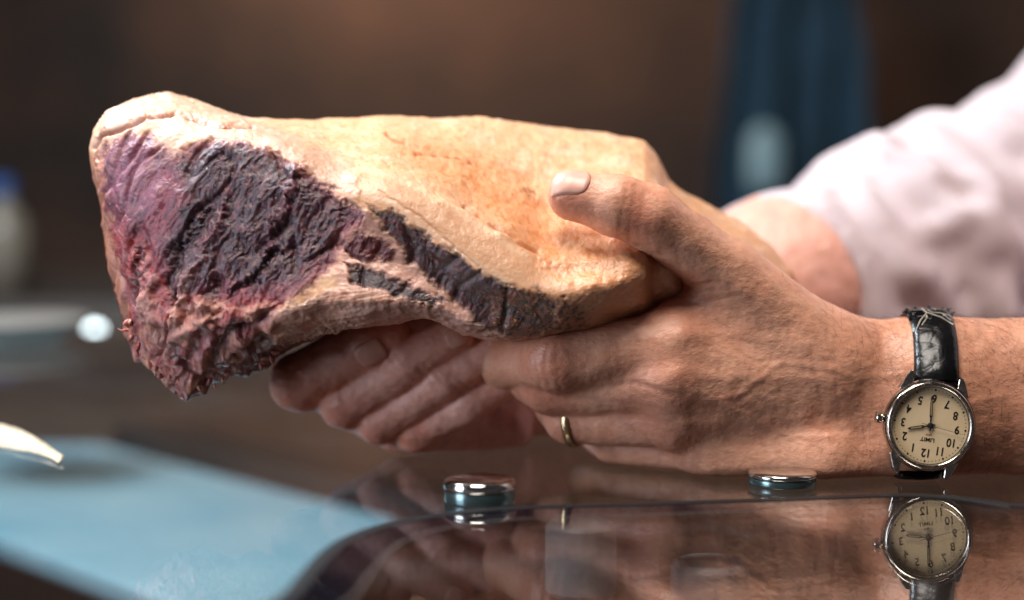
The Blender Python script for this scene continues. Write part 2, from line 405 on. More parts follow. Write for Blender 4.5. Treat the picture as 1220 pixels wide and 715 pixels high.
# dark seal strip under the rim of the sheet
ou = inset(ol, -sg * 0.0034); sl = MB(); sl.v = [(q[0], q[1], 0.0015) for q in ou] + [(q[0], q[1], 0.0015) for q in il]
for i in range(k):
    i2 = (i + 1) % k; q = (i, i2, k + i2, k + i); sl.f.append(q if sg > 0 else q[::-1])
RUB = mat("black_rubber", (17, 17, 21), 0.55)
o = loc(sl, "seal", RUB, case); o.modifiers.new('t', 'SOLIDIFY').thickness = 0.0011
FRIT = mat("dark_border", (20, 20, 26), 0.03, 0.0, IOR=1.9)
for (da, db, nm_, mt_, z_) in ((0.0, 0.0155, "dark_border", FRIT, 0.00132), (0.0157, 0.0163, "bevel_highlight", mat("bevel_highlight", (112, 100, 96), 0.35), 0.00145)):  # the pale strip is the bevel's highlight line, put in as colour
    ra_, rb_ = inset(il, sg * da), inset(il, sg * db); q_ = MB(); q_.v = [(a[0], a[1], z_) for a in ra_] + [(a[0], a[1], z_) for a in rb_]
    for i in range(k):
        if min(il[i][1], il[(i + 1) % k][1]) < 0.40 or max(il[i][0], il[(i + 1) % k][0]) > 0.09: continue
        i2 = (i + 1) % k; f_ = (i, i2, k + i2, k + i); q_.f.append(f_ if sg > 0 else f_[::-1])
    us_ = sorted({i for f_ in q_.f for i in f_}); mp_ = {a: n for n, a in enumerate(us_)}; q_.v = [q_.v[a] for a in us_]; q_.f = [tuple(mp_[i] for i in f_) for f_ in q_.f]
    loc(q_, nm_, mt_, case)
# inside of the counter
BLUE = grain(mat("pale_blue_enamel", (150, 192, 210), 0.4), (128, 180, 202), (198, 218, 226), 3)
d_ = np.array([0.663, -0.748]); nrm = np.array([-0.748, -0.663])
A0 = np.array([-0.45, 1.5]) - d_ * 0.5; A1 = A0 + d_ * 1.24
q = [A0, np.array([-0.072, 1.072]), np.array([-0.118, 0.802]), A0 + nrm * 0.215]
loc(MB().prism([tuple(x) for x in q][::-1], -0.115, -0.10), "enamel_ledge", BLUE, case, bevel=0.004)
q = [A0 - nrm * 0.05, A1 - nrm * 0.05, A1 - nrm * 0.005, A0 - nrm * 0.005]
loc(MB().prism([tuple(x) for x in q][::-1], -0.115, -0.085), "dark_rail", mat("dark_rail", (38, 32, 30), 0.4), case)
loc(MB().box((-1.6, -0.1, -0.36), (1.5, 2.0, -0.33)), "case_floor", grain(mat("case_floor", (84, 56, 46), 0.4), (66, 42, 34), (112, 78, 62), 7, ((1, 3, 1), (0, 0, 0))), case)
loc(MB().box((-1.5, 1.36, -0.329), (1.3, 1.40, -0.012)), "case_back", WOOD, case)
# steel clamp caps that hold the sheet, with their posts under the glass
def clamp(px, py, Y, label):
    p = P(px, py, Y); r_ = empty("glass_clamp", label, "glass clamp", (p[0], Y, 0.0002))
    R = 0.0131
    MB().lathe([(0, 0.0), (R * 0.985, 0.0), (R, 0.0006), (R, 0.0042), (R * 0.985, 0.0046), (R * 0.93, 0.0046)], 64).build("collar", mat("teal_collar", (104, 128, 130), 0.22, 0.8), r_, auto=45)
    MB().lathe([(R * 0.93, 0.0047), (R * 1.01, 0.0050), (R * 1.03, 0.0058), (R * 1.02, 0.0074), (R * 0.96, 0.0084), (R * 0.8, 0.0089), (R * 0.5, 0.0092), (0, 0.0094)], 64).build("cap", STEEL, r_, smooth=True)
    return r_
clamp(571.5, 600, 0.627, "steel disc clamp on the glass in the middle, left of the hand")
clamp(932, 581, 0.662, "steel disc clamp tucked under the wrist beside the watch").scale = (1, 1, 0.6)
ACR = mat("frosted_acrylic", (214, 212, 214), 0.4, 0.0, Transmission_Weight=0.2)
for (px, py, lab) in ((692, 650, "left frosted post standing under the glass sheet"), (846, 700, "right frosted post standing under the glass sheet")):
    q = PZ(px, py, -0.03)
    o = MB().lathe([(0, -0.05), (0.0125, -0.05), (0.0145, -0.048), (0.0145, -0.022), (0.0125, -0.02), (0, -0.02)], 40, (q[0], q[1], 0)).build("frosted_post", ACR, auto=40); tag(o, lab, "post", "posts under the glass")

# torn paper scrap
top = [(-30, 500), (0, 506), (20, 511), (38, 519), (52, 528), (64, 537), (75, 543)]; bot = [(-30, 533), (0, 531), (20, 535), (38, 538), (50, 541), (60, 545), (70, 551)]
def resample(p, n):
    p = np.array(p, float); return np.stack([np.interp(np.linspace(p[0, 0], p[-1, 0], n), p[:, 0], p[:, i]) for i in (0, 1)], 1)
tp_, bt_ = resample(top, 60), resample(bot, 60); V = []
for j in range(7):
    s_ = j / 6
    for i in range(60):
        q = tp_[i] * (1 - s_) + bt_[i] * s_; fr = (0.45 * rng.normal() if j in (0, 6) else 0)
        z = 0.0015 + 0.006 * (1 - s_) ** 2 * (1 - i / 80) + 0.0003 * math.sin(i * 0.2)
        V.append(PZ(q[0], q[1] + fr, z))
ii = np.arange(420).reshape(7, 60); fq = np.stack([ii[:-1, :-1], ii[1:, :-1], ii[1:, 1:], ii[:-1, 1:]], -1).reshape(-1, 4)
o = link("paper_scrap", mesh_np("paper_scrap", np.array(V), fq, grain(mat("cream_paper", (232, 216, 192), 0.8), (188, 170, 144), (206, 188, 162), 90)))
o.modifiers.new("thick", 'SOLIDIFY').thickness = 0.0006
tag(o, "cream torn scrap of paper lying on the glass at the left edge", "paper scrap")

# ------------------------------------------------------------------ the joint of beef
def hermite(xs, ys, x):
    xs = np.asarray(xs, float); ys = np.asarray(ys, float); h = np.diff(xs); dl = np.diff(ys) / h
    m = np.zeros(len(xs)); m[1:-1] = np.where(dl[:-1] * dl[1:] > 0, 2 * dl[:-1] * dl[1:] / np.where(dl[:-1] + dl[1:] == 0, 1, dl[:-1] + dl[1:]), 0); m[0] = dl[0]; m[-1] = dl[-1]
    i = np.clip(np.searchsorted(xs, x) - 1, 0, len(h) - 1); t = (x - xs[i]) / h[i]
    return (2*t**3-3*t**2+1)*ys[i] + (t**3-2*t**2+t)*h[i]*m[i] + (-2*t**3+3*t**2)*ys[i+1] + (t**3-t**2)*h[i]*m[i+1]
# per pixel column: top edge, ridge, three points down the front, bottom edge: (photo y, distance in mm)
COLS = [
 (107, [(176,697),(179,696),(182,695),(185,695),(188,696),(192,698)], 3),
 (111, [(162,699),(170,693),(182,691),(195,691),(206,692),(214,697)], 10),
 (118, [(146,701),(158,691),(186,686),(208,685),(226,687),(242,695)], 22),
 (130, [(133,706),(149,687),(190,679),(235,677),(280,681),(312,692)], 36),
 (150, [(123,712),(142,683),(195,672),(265,667),(335,669),(386,688)], 52),
 (172, [(116,717),(139,680),(192,668),(275,663),(360,662),(430,682)], 62),
 (200, [(113,716),(140,677),(192,664),(282,659),(375,657),(452,677)], 70),
 (237, [(122,720),(148,673),(200,660),(288,655),(385,652),(463,674)], 78),
 (270, [(136,723),(152,670),(206,658),(290,653),(380,650),(447,677)], 82),
 (310, [(142,717),(160,667),(212,656),(290,652),(375,649),(440,686)], 86),
 (350, [(143,719),(175,662),(222,654),(292,651),(372,646),(414,684)], 90),
 (400, [(142,721),(196,664),(245,652),(300,651),(360,645),(394,668)], 92),
 (430, [(140,722),(200,663),(250,650),(305,651),(360,644),(390,664)], 92),
 (460, [(138,724),(206,661),(256,649),(310,652),(360,645),(386,664)], 92),
 (510, [(141,728),(226,659),(284,648),(330,652),(362,648),(380,664)], 92),
 (560, [(143,731),(256,657),(314,646),(356,650),(386,651),(400,676)], 92),
 (610, [(149,734),(286,655),(342,645),(370,649),(394,651),(407,672)], 90),
 (660, [(156,736),(312,655),(350,646),(374,649),(390,654),(398,672)], 86),
 (710, [(163,738),(312,656),(342,648),(362,652),(378,660),(392,676)], 80),
 (745, [(167,740),(302,658),(334,651),(354,656),(368,664),(382,680)], 74),
 (766, [(170,741),(298,664),(328,658),(350,663),(362,670),(376,684)], 66),
 (780, [(184,741),(296,672),(326,668),(348,673),(360,680),(374,692)], 58),
 (800, [(218,748),(284,676),(318,671),(345,674),(360,684),(370,700)], 50),
 (860, [(252,746),(290,722),(322,714),(346,712),(362,716),(372,726)], 40),
 (905, [(282,744),(308,732),(330,726),(350,726),(364,730),(372,738)], 28),
 (940, [(318,744),(330,742),(340,739),(352,739),(360,741),(366,746)], 14),
 (954, [(347,744),(349,748),(351,747),(353,747),(355,748),(357,750)], 3)]
cxs = np.array([c[0] for c in COLS], float)
NX = 660; px = np.concatenate([np.linspace(107, 130, 34)[:-1], np.linspace(130, 800, 520)[:-1], np.linspace(800, 954, 108)]); NX = len(px)
cp = []
for j in range(6): cp.append((hermite(cxs, [c[1][j][0] for c in COLS], px), hermite(cxs, [c[1][j][1] for c in COLS], px)))
dep = hermite(cxs, [c[2] for c in COLS], px)
bt, tp2 = cp[5], cp[0]
ymid = 0.5 * (bt[0] + tp2[0])
cp.append((bt[0] - 0.07 * (bt[0] - tp2[0]), bt[1] + dep * 0.55))
cp.append((ymid + 0.1 * (bt[0] - tp2[0]), np.maximum(bt[1], tp2[1]) + dep * 0.62))
cp.append((tp2[0] + 0.14 * (bt[0] - tp2[0]), tp2[1] + dep * 0.42))
NC = len(cp); cnts = [90, 56, 80, 80, 46, 22, 18, 18, 24]
rows_y, rows_Y, tpar = [], [], []
for s_ in range(NC):
    n = cnts[s_]; t = (np.arange(n) / n)[None, :]
    p0, p1, p2, p3 = [cp[(s_ + q) % NC] for q in (-1, 0, 1, 2)]
    def cr(a):
        a0, a1, a2, a3 = [z[a][:, None] for z in (p0, p1, p2, p3)]
        m1, m2 = 0.42 * (a2 - a0), 0.42 * (a3 - a1)
        lim = 2.2 * np.abs(a2 - a1) + (0.5 if a else 1.5); m1 = np.clip(m1, -lim, lim); m2 = np.clip(m2, -lim, lim)
        return (2*t**3-3*t**2+1)*a1 + (t**3-2*t**2+t)*m1 + (-2*t**3+3*t**2)*a2 + (t**3-t**2)*m2
    rows_y.append(cr(0)); rows_Y.append(cr(1)); tpar.append(np.repeat(s_ + t, NX, 0))
RY = np.concatenate(rows_y, 1); RD = np.concatenate(rows_Y, 1) / 1000.0; TP = np.concatenate(tpar, 1); NR = RY.shape[1]
PX = np.repeat(px[:, None], NR, 1)
V = P(PX.ravel(), RY.ravel(), RD.ravel()); mx_, my_ = PX.ravel(), RY.ravel(); tp_r = TP.ravel()
ii = np.arange(NX * NR).reshape(NX, NR); jj = np.roll(ii, -1, 1)
FQ = np.stack([ii[:-1], jj[:-1], jj[1:], ii[1:]], -1).reshape(-1, 4)
nv = len(V)
# end caps
V = np.concatenate([V, [V[ii[0]].mean(0), V[ii[-1]].mean(0)]]); mx_ = np.append(mx_, [107, 954]); my_ = np.append(my_, [184, 352]); tp_r = np.append(tp_r, [2.5, 2.5])
FT = np.concatenate([np.stack([ii[0], np.full(NR, nv), np.full(NR, nv), jj[0]], -1), np.stack([jj[-1], np.full(NR, nv + 1), np.full(NR, nv + 1), ii[-1]], -1)])
tmp = mesh_np("tmp", V, FQ); Nn = normals(tmp)
c_ = V.mean(0)
if ((V - c_) * Nn).sum() < 0: FQ = FQ[:, ::-1]; Nn = -Nn
bpy.data.meshes.remove(tmp)
Wm = V * 1000.0                                             # millimetres for noise
front = ((tp_r >= 0.0) & (tp_r < 5.3)).astype(float)
wob = lambda sc, a, o_=0: a * fbm(Wm / sc + o_, 3)
ax_ = mx_ + wob(6, 7) + wob(1.6, 2.2, 40); ay_ = my_ + wob(6, 6, 9) + wob(1.6, 2.2, 70)
bx_, by_ = mx_ + 3 * noise(Wm / 16), my_ + 2 * noise(Wm / 16 + 21)
def region(poly, soft=3.0): return (1 - sstep(-soft, soft, poly_sd(ax_, ay_, poly))) * front
lean = region([(122,178),(136,168),(158,158),(180,158),(197,180),(212,184),(228,172),(270,165),(319,176),(363,204),(401,232),(430,254),(431,268),(412,280),(411,300),(398,318),(360,345),(330,372),(300,400),(262,424),(232,450),(205,452),(180,440),(150,396),(128,316),(114,245),(110,200)], 5)
lean2 = region([(122,178),(136,168),(158,158),(180,158),(197,180),(212,184),(228,172),(270,165),(319,176),(363,204),(401,232),(430,254),(431,268),(412,280),(411,300),(398,318),(360,345),(330,372),(300,400),(262,424),(232,450),(205,452),(180,440),(150,396),(128,316),(114,245),(110,200)], 11)
core = region([(206,192),(228,178),(270,168),(319,179),(363,207),(401,235),(428,256),(410,272),(398,306),(345,340),(305,346),(262,330),(232,352),(205,348),(192,300),(222,232)], 15)
oval = region([(412,286),(430,277),(455,284),(467,299),(463,312),(440,311),(415,304)], 4)
strip1 = region([(440,247),(468,253),(503,281),(563,316),(607,344),(640,352),(664,362),(660,384),(640,401),(612,405),(580,393),(555,374),(530,350),(503,328),(477,296),(457,272)], 5)
strip2 = region([(408,318),(440,319),(480,335),(535,361),(512,364),(460,347),(420,337)], 4)
flap = region([(318,385),(345,366),(400,342),(460,349),(520,367),(560,386),(605,404),(575,410),(540,398),(515,381),(455,388),(390,396),(330,410)], 3)
frost = region([(112,175),(140,164),(180,156),(200,185),(190,230),(170,260),(150,250),(125,230)], 14)
crimson = region([(120,270),(165,280),(205,350),(250,360),(330,350),(345,370),(290,410),(260,440),(232,462),(195,455),(160,420),(140,360)], 16)
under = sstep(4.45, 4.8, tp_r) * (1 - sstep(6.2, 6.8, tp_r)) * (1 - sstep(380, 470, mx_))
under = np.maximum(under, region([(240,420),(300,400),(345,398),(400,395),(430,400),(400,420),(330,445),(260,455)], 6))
lump = region([(150,385),(180,390),(200,370),(225,350),(262,352),(290,370),(330,372),(330,395),(285,440),(240,470),(190,455),(160,425),(145,400)], 10)
strf = region([(430,196),(452,202),(500,226),(560,260),(640,312),(680,350),(664,362),(607,343),(563,314),(503,279),(468,249),(440,245),(426,250)], 4)
pale = region([(107,170),(125,132),(200,110),(270,132),(330,150),(420,196),(440,245),(400,228),(360,200),(318,172),(270,160),(225,166),(200,178),(180,150),(140,158),(112,182)], 8)
char = region([(580,352),(640,345),(668,356),(705,372),(700,386),(655,402),(612,409),(590,396)], 8)
orange = region([(470,175),(560,170),(640,230),(700,270),(770,310),(770,345),(700,360),(650,330),(600,290),(560,240),(500,205)], 26)
crack1 = np.exp(-(line_d(bx_, by_, [(556,245),(578,262),(606,280),(640,301)]) / (2.4 + 1.6 * noise(Wm / 5))) ** 2) * front * sstep(-0.5, 0.2, noise(Wm / 7 + 3))
crack2 = np.exp(-(line_d(bx_, by_, [(112,178),(122,163),(150,152),(176,141),(208,137),(232,143),(262,150),(300,153)]) / 2.2) ** 2) * front
crack3 = np.exp(-(line_d(bx_, by_, [(497,184),(530,186),(548,190),(566,197)]) / 2.6) ** 2) * front
crack4 = np.exp(-(line_d(bx_, by_, [(462,160),(470,168),(482,171)]) / 3.0) ** 2) * front
crack5 = np.exp(-(line_d(mx_, my_ + wob(3, 2), [(452,228),(500,258),(548,300),(570,318)]) / 1.6) ** 2) * front
spots = np.exp(-(line_d(mx_, my_, [(672,354), (672.5, 354)]) / 2.4) ** 2) + np.exp(-(line_d(ax_, ay_, [(627, 226), (636, 231)]) / 3) ** 2)
mus = np.clip(np.maximum.reduce([lean, strip1, strip2, oval * 0.9, under]), 0, 1)
# displacement
dirv = np.array([-0.42, 0.15, -0.88]); dirv /= np.linalg.norm(dirv); e1 = np.cross(dirv, [0, 1, 0]); e1 /= np.linalg.norm(e1); e2 = np.cross(dirv, e1)
Q = np.stack([Wm @ e1, Wm @ e2, (Wm @ dirv) * 0.30], 1)
Qw = Q + 1.6 * np.stack([noise(Wm / 7), noise(Wm / 7 + 30), noise(Wm / 7 + 60)], 1)
fib = 0.55 + 0.9 * fbm(Qw * np.array([1, 1, 0.75]) / 1.9, 3, 0.6)
fine = 1 - np.abs(noise(Qw / 1.15 + 9)) * 2
fold = np.abs(noise(np.stack([Wm @ e1, Wm @ e2, (Wm @ dirv) * 0.35], 1) / 15 + 5.2))
lumps = fbm(Wm / 9, 4); 
d = mus * (1 - 0.45 * np.maximum(strip1, strip2)) * (0.58 * (1 - 0.5 * lump) * (fib - 0.55) + 0.30 * (1 - 0.6 * lump) * fine * (0.5 + 0.8 * np.clip(noise(Wm / 6), 0, 1)) - 2.2 * np.exp(-(fold / 0.09) ** 2) * (1 - 0.35 * core) + 1.5 * fbm(np.stack([Wm @ e1, Wm @ e2, (Wm @ dirv) * 0.5], 1) / 11 + 4, 3))
d += lump * (2.8 * fbm(Wm / 8.5 + 3, 3, 0.45) + 0.4)
d += (1 - mus) * (0.8 * fbm(Wm / np.array([26, 13, 13]) + 7, 2) + 0.5 * fbm(Wm / 9, 3) + 0.14 * fbm(Wm / 2.4, 3) + 0.05 * fbm(Wm / 0.9, 2) + 0.22 * orange * fbm(Wm / 4, 3)) * (1 - 0.6 * strf)
flf = np.abs(noise(np.stack([mx_ / 60 + 0.03 * my_, my_ / 5.5 + mx_ * 0.03, Wm[:, 1] * 0], 1)))
d += flap * (0.5 - 0.4 * flf + 0.5 * fbm(Wm / 5 + 2, 3)) + 0.9 * pale * region([(107,170),(125,132),(200,110),(262,130),(300,150),(262,149),(232,142),(208,136),(176,140),(150,150),(122,162)], 4)
d -= 1.3 * crack1 + 1.7 * crack2 + 0.7 * crack3 + 0.8 * crack4 + 0.35 * crack5 + 0.7 * spots
d -= 1.1 * strip1 + 0.9 * strip2 - 0.5 * oval
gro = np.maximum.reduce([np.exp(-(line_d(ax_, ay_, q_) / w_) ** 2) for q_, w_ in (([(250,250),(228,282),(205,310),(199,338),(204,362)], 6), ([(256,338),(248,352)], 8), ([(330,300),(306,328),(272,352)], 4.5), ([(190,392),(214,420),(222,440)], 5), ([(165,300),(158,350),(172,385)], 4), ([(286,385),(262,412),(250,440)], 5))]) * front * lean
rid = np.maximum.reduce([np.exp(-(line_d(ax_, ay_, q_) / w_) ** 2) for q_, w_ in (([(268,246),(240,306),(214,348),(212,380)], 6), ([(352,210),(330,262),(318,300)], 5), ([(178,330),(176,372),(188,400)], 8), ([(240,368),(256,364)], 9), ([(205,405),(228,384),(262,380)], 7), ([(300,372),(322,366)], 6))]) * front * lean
d += 1.9 * rid - 2.4 * gro
endf = np.minimum(sstep(107, 118, mx_), 1 - sstep(946, 954, mx_))
V2 = V + Nn * (d * (0.25 + 0.75 * endf))[:, None] / 1000.0
# ragged trimmed bottom lip on the left
rag = region([(140,360),(160,395),(190,440),(235,450),(300,430),(300,480),(140,480)], 10)
V2[:, 2] -= rag * np.clip(fbm(Wm / 6.5 + 11, 2), -0.2, 1) * 0.0032
# colour of the flesh and fat, with groove shade and wet glints painted in
def lp(c, a, b_): 
    a = np.clip(a, 0, 1)[:, None]; return c * (1 - a) + lin(b_) * a
strk = fbm(Wm * np.array([0.05, 0.16, 0.3]) + 6, 4); n1, n2, n3 = fbm(Wm / 11 + 2, 4), fbm(Wm / 3 + 4, 3), fbm(Wm / 1.1 + 8, 2)
C = np.tile(lin((231, 179, 138)), (len(V), 1))
C = lp(C, sstep(-0.1, 0.6, n1) * 0.55, (232, 190, 160)); C = lp(C, sstep(0.1, 0.7, n2) * 0.5, (216, 146, 102))
C = lp(C, sstep(0.05, 0.6, 0.6 * strk + 0.6 * n1) * 0.5, (238, 202, 168)); C = lp(C, sstep(0.15, 0.7, -0.5 * strk - 0.6 * n2) * 0.4, (222, 160, 118))
C = lp(C, orange * (0.55 + 0.4 * n1), (216, 142, 88)); C = lp(C, orange * sstep(0.15, 0.6, n2) * 0.6, (206, 128, 68))
C = lp(C, pale * 0.75, (212, 172, 150)); C = lp(C, strf * 0.8, (216, 166, 128))
C = lp(C, strf * sstep(0.45, 0.7, np.abs(noise(np.stack([mx_ / 7, my_ / 40, 0 * mx_], 1)))) * 0.35, (196, 140, 110))
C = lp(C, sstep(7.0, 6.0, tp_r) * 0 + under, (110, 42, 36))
edge_ = np.exp(-(line_d(bx_, by_, [(430,200),(470,212),(510,229),(550,252),(590,280),(625,305)]) / 5.0) ** 2) * front
C = lp(C, edge_ * 0.6, (240, 206, 172)); C = lp(C, np.exp(-(line_d(bx_, by_, [(440,236),(470,244),(510,274),(560,308),(605,338)]) / 4.0) ** 2) * front * 0.55, (232, 196, 168))
C = lp(C, flap, (230, 184, 160)); C = lp(C, flap * sstep(0.0, 0.5, n2) * 0.45, (196, 124, 104)); C = lp(C, flap * sstep(0.1, 0.6, n1) * 0.5, (238, 206, 186)); C = lp(C, flap * (1 - sstep(0.0, 0.3, flf)) * 0.3, (172, 104, 84))
inner = region([(405,262),(440,250),(470,290),(540,356),(600,400),(560,392),(500,362),(420,345),(400,340)], 6)
C = lp(C, inner * 0.75, (206, 160, 150))
C = lp(C, lean, (132, 48, 66)); C = lp(C, lean * crimson * 0.85, (158, 46, 42)); C = lp(C, lean * frost * 0.75, (150, 98, 118))
C = lp(C, lean * core * 0.94, (46, 20, 35)); C = lp(C, lean * sstep(0.1, 0.6, n2) * 0.35, (128, 62, 70)); C = lp(C, lean * (1 - core) * sstep(0.15, 0.55, fbm(Qw / 5 + 3, 3)) * 0.5, (64, 30, 42))
C = lp(C, lean * sstep(0.35, 0.7, fbm(Qw / 2.2 + 31, 3)) * (0.2 + 0.5 * crimson), (196, 140, 128))
C = lp(C, lump * sstep(0.0, 0.3, fbm(Wm / 6.5 + 13, 3)) * 0.9, (228, 160, 134)); C = lp(C, lump * sstep(0.0, 0.4, -fbm(Wm / 5 + 23, 3)) * 0.8, (122, 24, 26))
band = np.clip(4 * lean2 * (1 - lean2), 0, 1); C = lp(C, band * sstep(-0.5, 0.3, n2) * 0.55, (206, 146, 136))
C = lp(C, lean * sstep(0.40, 0.62, 1 - np.abs(fbm(Qw / 9 + 70, 3)) * 2.2 - 0.25) * (0.10 + 0.30 * frost + 0.30 * crimson), (190, 136, 132))
C = lp(C, lean * sstep(0.42, 0.75, noise(Wm / 0.8 + 5)) * 0.22, (176, 132, 142))  # pale specks painted as wet glints on the lean
C = lp(C, oval, (96, 34, 36)); C = lp(C, strip1, (60, 26, 30)); C = lp(C, strip2, (50, 26, 34))
C = lp(C, strip1 * sstep(0.0, 0.5, n2) * 0.55, (112, 46, 42))
C = lp(C, char * 0.7, (132, 70, 40)); C = lp(C, char * sstep(0.0, 0.4, n2), (52, 24, 18)); C = lp(C, char * sstep(0.5, 0.8, n3), (226, 178, 110))
C = lp(C, crack1 * 0.8, (178, 96, 38)); C = lp(C, crack2 * 0.9, (150, 82, 50)); C = lp(C, crack3 * 0.8 * sstep(-0.4, 0.3, n2), (164, 72, 36)); C = lp(C, crack4 * 0.7, (180, 100, 60)); C = lp(C, crack5 * 0.35 * sstep(-0.3, 0.3, n1), (150, 100, 90)); C = lp(C, spots * 0.7, (150, 70, 40))  # crack shade put into the colour to carry their depth
C = lp(C, gro * 0.75, (44, 18, 26)); C = lp(C, rid * sstep(300, 370, my_) * 0.75, (206, 150, 132)); C = lp(C, rid * (1 - sstep(300, 370, my_)) * 0.45, (130, 74, 86))  # shade of the gaps painted dark into the grooves
rim = region([(104,180),(118,180),(126,250),(142,330),(160,390),(150,396),(132,345),(112,260)], 3)
C = lp(C, rim * 0.8, (204, 140, 110))

def flesh(name, wet):
    m = mat(name, (200, 150, 120), 0.4); N, L, b = nodes(m); a = N.new("ShaderNodeAttribute"); a.attribute_name = "flesh"
    t = tex(N, L, "ShaderNodeTexNoise", 700, 4, 0.6); t2 = tex(N, L, "ShaderNodeTexNoise", 2400, 3)
    rr = ramp(N, L, t.outputs[0], [(0.3, (0.84, 0.80, 0.78, 1)), (0.6, (1, 1, 1, 1))])
    L.new(mixc(N, L, 0.7 if wet else 0.3, a.outputs[0], rr.outputs[0], 'MULTIPLY'), b.inputs["Base Color"])
    r0, r1 = (0.22, 0.5) if wet else (0.34, 0.56)
    r2 = ramp(N, L, t.outputs[0], [(0.3, (r0,) * 3 + (1,)), (0.7, (r1,) * 3 + (1,))]); L.new(r2.outputs[0], b.inputs["Roughness"])
    b.inputs["Subsurface Weight"].default_value = 0.08 if wet else 0.22; b.inputs["Subsurface Radius"].default_value = (1.0, 0.5, 0.28); b.inputs["Subsurface Scale"].default_value = 0.002 if wet else 0.004
    b.inputs["Coat Weight"].default_value = 0.6 if wet else 0.45; b.inputs["Coat Roughness"].default_value = 0.14 if wet else 0.30
    bump(N, L, b, [(t.outputs[0], 0.6 if wet else 0.30), (t2.outputs[0], 0.3 if wet else 0.1)], 0.001); return m
FAT, LEAN = flesh("beef_fat", False), flesh("beef_lean", True)
ALLF = np.concatenate([FQ])
full = mesh_np("full", V2, ALLF); NB = normals(full)
full_n = len(full.vertices); bpy.data.meshes.remove(full)
cls = np.zeros(len(V2), int); cls[mus > 0.5] = 1; cls[(flap > 0.5) & (mus <= 0.5)] = 2
fc = np.sort(cls[ALLF], 1)[:, 2]
beef = empty("beef_joint", "large dry aged cut of beef with a thick fat cap held in both hands", "meat", tuple(P(480, 400, 0.70)))
inv = Matrix.Translation(beef.location).inverted()
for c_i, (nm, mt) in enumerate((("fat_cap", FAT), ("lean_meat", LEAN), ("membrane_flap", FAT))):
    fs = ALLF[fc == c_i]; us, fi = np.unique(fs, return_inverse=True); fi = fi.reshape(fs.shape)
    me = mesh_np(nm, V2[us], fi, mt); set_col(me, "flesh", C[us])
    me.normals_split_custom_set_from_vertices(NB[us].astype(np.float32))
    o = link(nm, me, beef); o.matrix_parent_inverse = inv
# torn shreds of fat and flesh along the trimmed edge
sv, sf, sc_ = [], [], []
for i in range(26):
    t = rng.random(); path = np.array([(146, 372), (152, 392), (168, 420), (190, 447), (235, 461), (275, 446), (310, 436), (330, 420)])
    s_ = t * (len(path) - 1); a = int(s_); q = path[a] * (1 - s_ + a) + path[min(a + 1, len(path) - 1)] * (s_ - a)
    if i > 80: q = q + np.array([rng.uniform(0, 60), rng.uniform(-60, 0)])
    Yq = np.interp(q[1], [370, 420, 462], [0.664, 0.664, 0.672]) if i > 80 else 0.672
    c3 = P(q[0] + rng.normal() * 3, q[1] + rng.normal() * 2, Yq); n0 = len(sv); sz = rng.uniform(0.0005, 0.0016); ax3 = rng.normal(size=3); ax3 /= np.linalg.norm(ax3)
    for a in range(5):
        for b_ in range(7):
            th = math.pi * a / 4; ph = 2 * math.pi * b_ / 7; v3 = np.array([math.sin(th) * math.cos(ph), math.sin(th) * math.sin(ph), math.cos(th)]) * sz * rng.uniform(0.55, 1.35)
            v3 = v3 + ax3 * (v3 @ ax3) * rng.uniform(0.2, 1.2); sv.append(c3 + v3)
    for a in range(4):
        for b_ in range(7): b2 = (b_ + 1) % 7; sf.append((n0 + a * 7 + b_, n0 + (a + 1) * 7 + b_, n0 + (a + 1) * 7 + b2, n0 + a * 7 + b2))
    cc = [(178, 104, 92), (146, 62, 54), (202, 148, 124)][rng.integers(3)]; sc_ += [lin(cc)] * 35
for i in range(3):
    path = np.array([(148, 380), (160, 410), (180, 440), (205, 455), (235, 463), (262, 452), (300, 440)]); s_ = rng.random() * 5.99; a = int(s_); q = path[a] * (1 - s_ + a) + path[a + 1] * (s_ - a) + rng.normal(size=2) * 3
    tb = MB(); p0 = P(q[0], q[1] - 4, 0.671); dv = np.array([rng.normal() * 0.5 - 0.5 * (q[0] < 190), -0.3, -0.8 * (q[0] > 165)]); dv /= np.linalg.norm(dv) + 1e-6; ln = rng.uniform(0.0015, 0.0042); r0 = rng.uniform(0.0006, 0.0012)
    pts = [p0 + dv * ln * t + rng.normal(size=3) * ln * 0.22 * t for t in (0, .35, .7, 1)]; tb.tube(pts, [r0, r0 * .85, r0 * .6, r0 * .25], 7)
    n0 = len(sv); sv += [np.array(z) for z in tb.v]; sf += [tuple(n0 + k for k in f_) for f_ in tb.f if len(f_) == 4]; cc = [(190, 112, 98), (150, 62, 54), (210, 156, 134)][rng.integers(3)]; sc_ += [lin(cc)] * len(tb.v)
me = mesh_np("torn_fat", np.array(sv), np.array(sf), FAT)
if len(me.vertices) == len(sc_): set_col(me, "flesh", np.array(sc_))
o = link("torn_fat", me, beef); o.matrix_parent_inverse = inv; o["kind"] = "stuff"; o.modifiers.new("s", 'SUBSURF').render_levels = 1

# ------------------------------------------------------------------ the person: both arms and hands, body out of frame
def J(x, y, Ymm): return P(x, y, Ymm / 1000.0)
near = SDF()
W0 = J(1000, 474, 696)
# forearm
fl = (0, 1, 0)
near.ell(J(985, 472, 697), J(1110, 481, 692), (0.0315, 0.021), (0.0335, 0.0235), fl, 0.01)
near.ell(J(1110, 481, 692), J(1420, 494, 700), (0.0335, 0.0235), (0.044, 0.036), fl, 0.01)
near.ell(J(1420, 494, 700), J(1830, 490, 740), (0.044, 0.036), (0.050, 0.046), fl, 0.02)
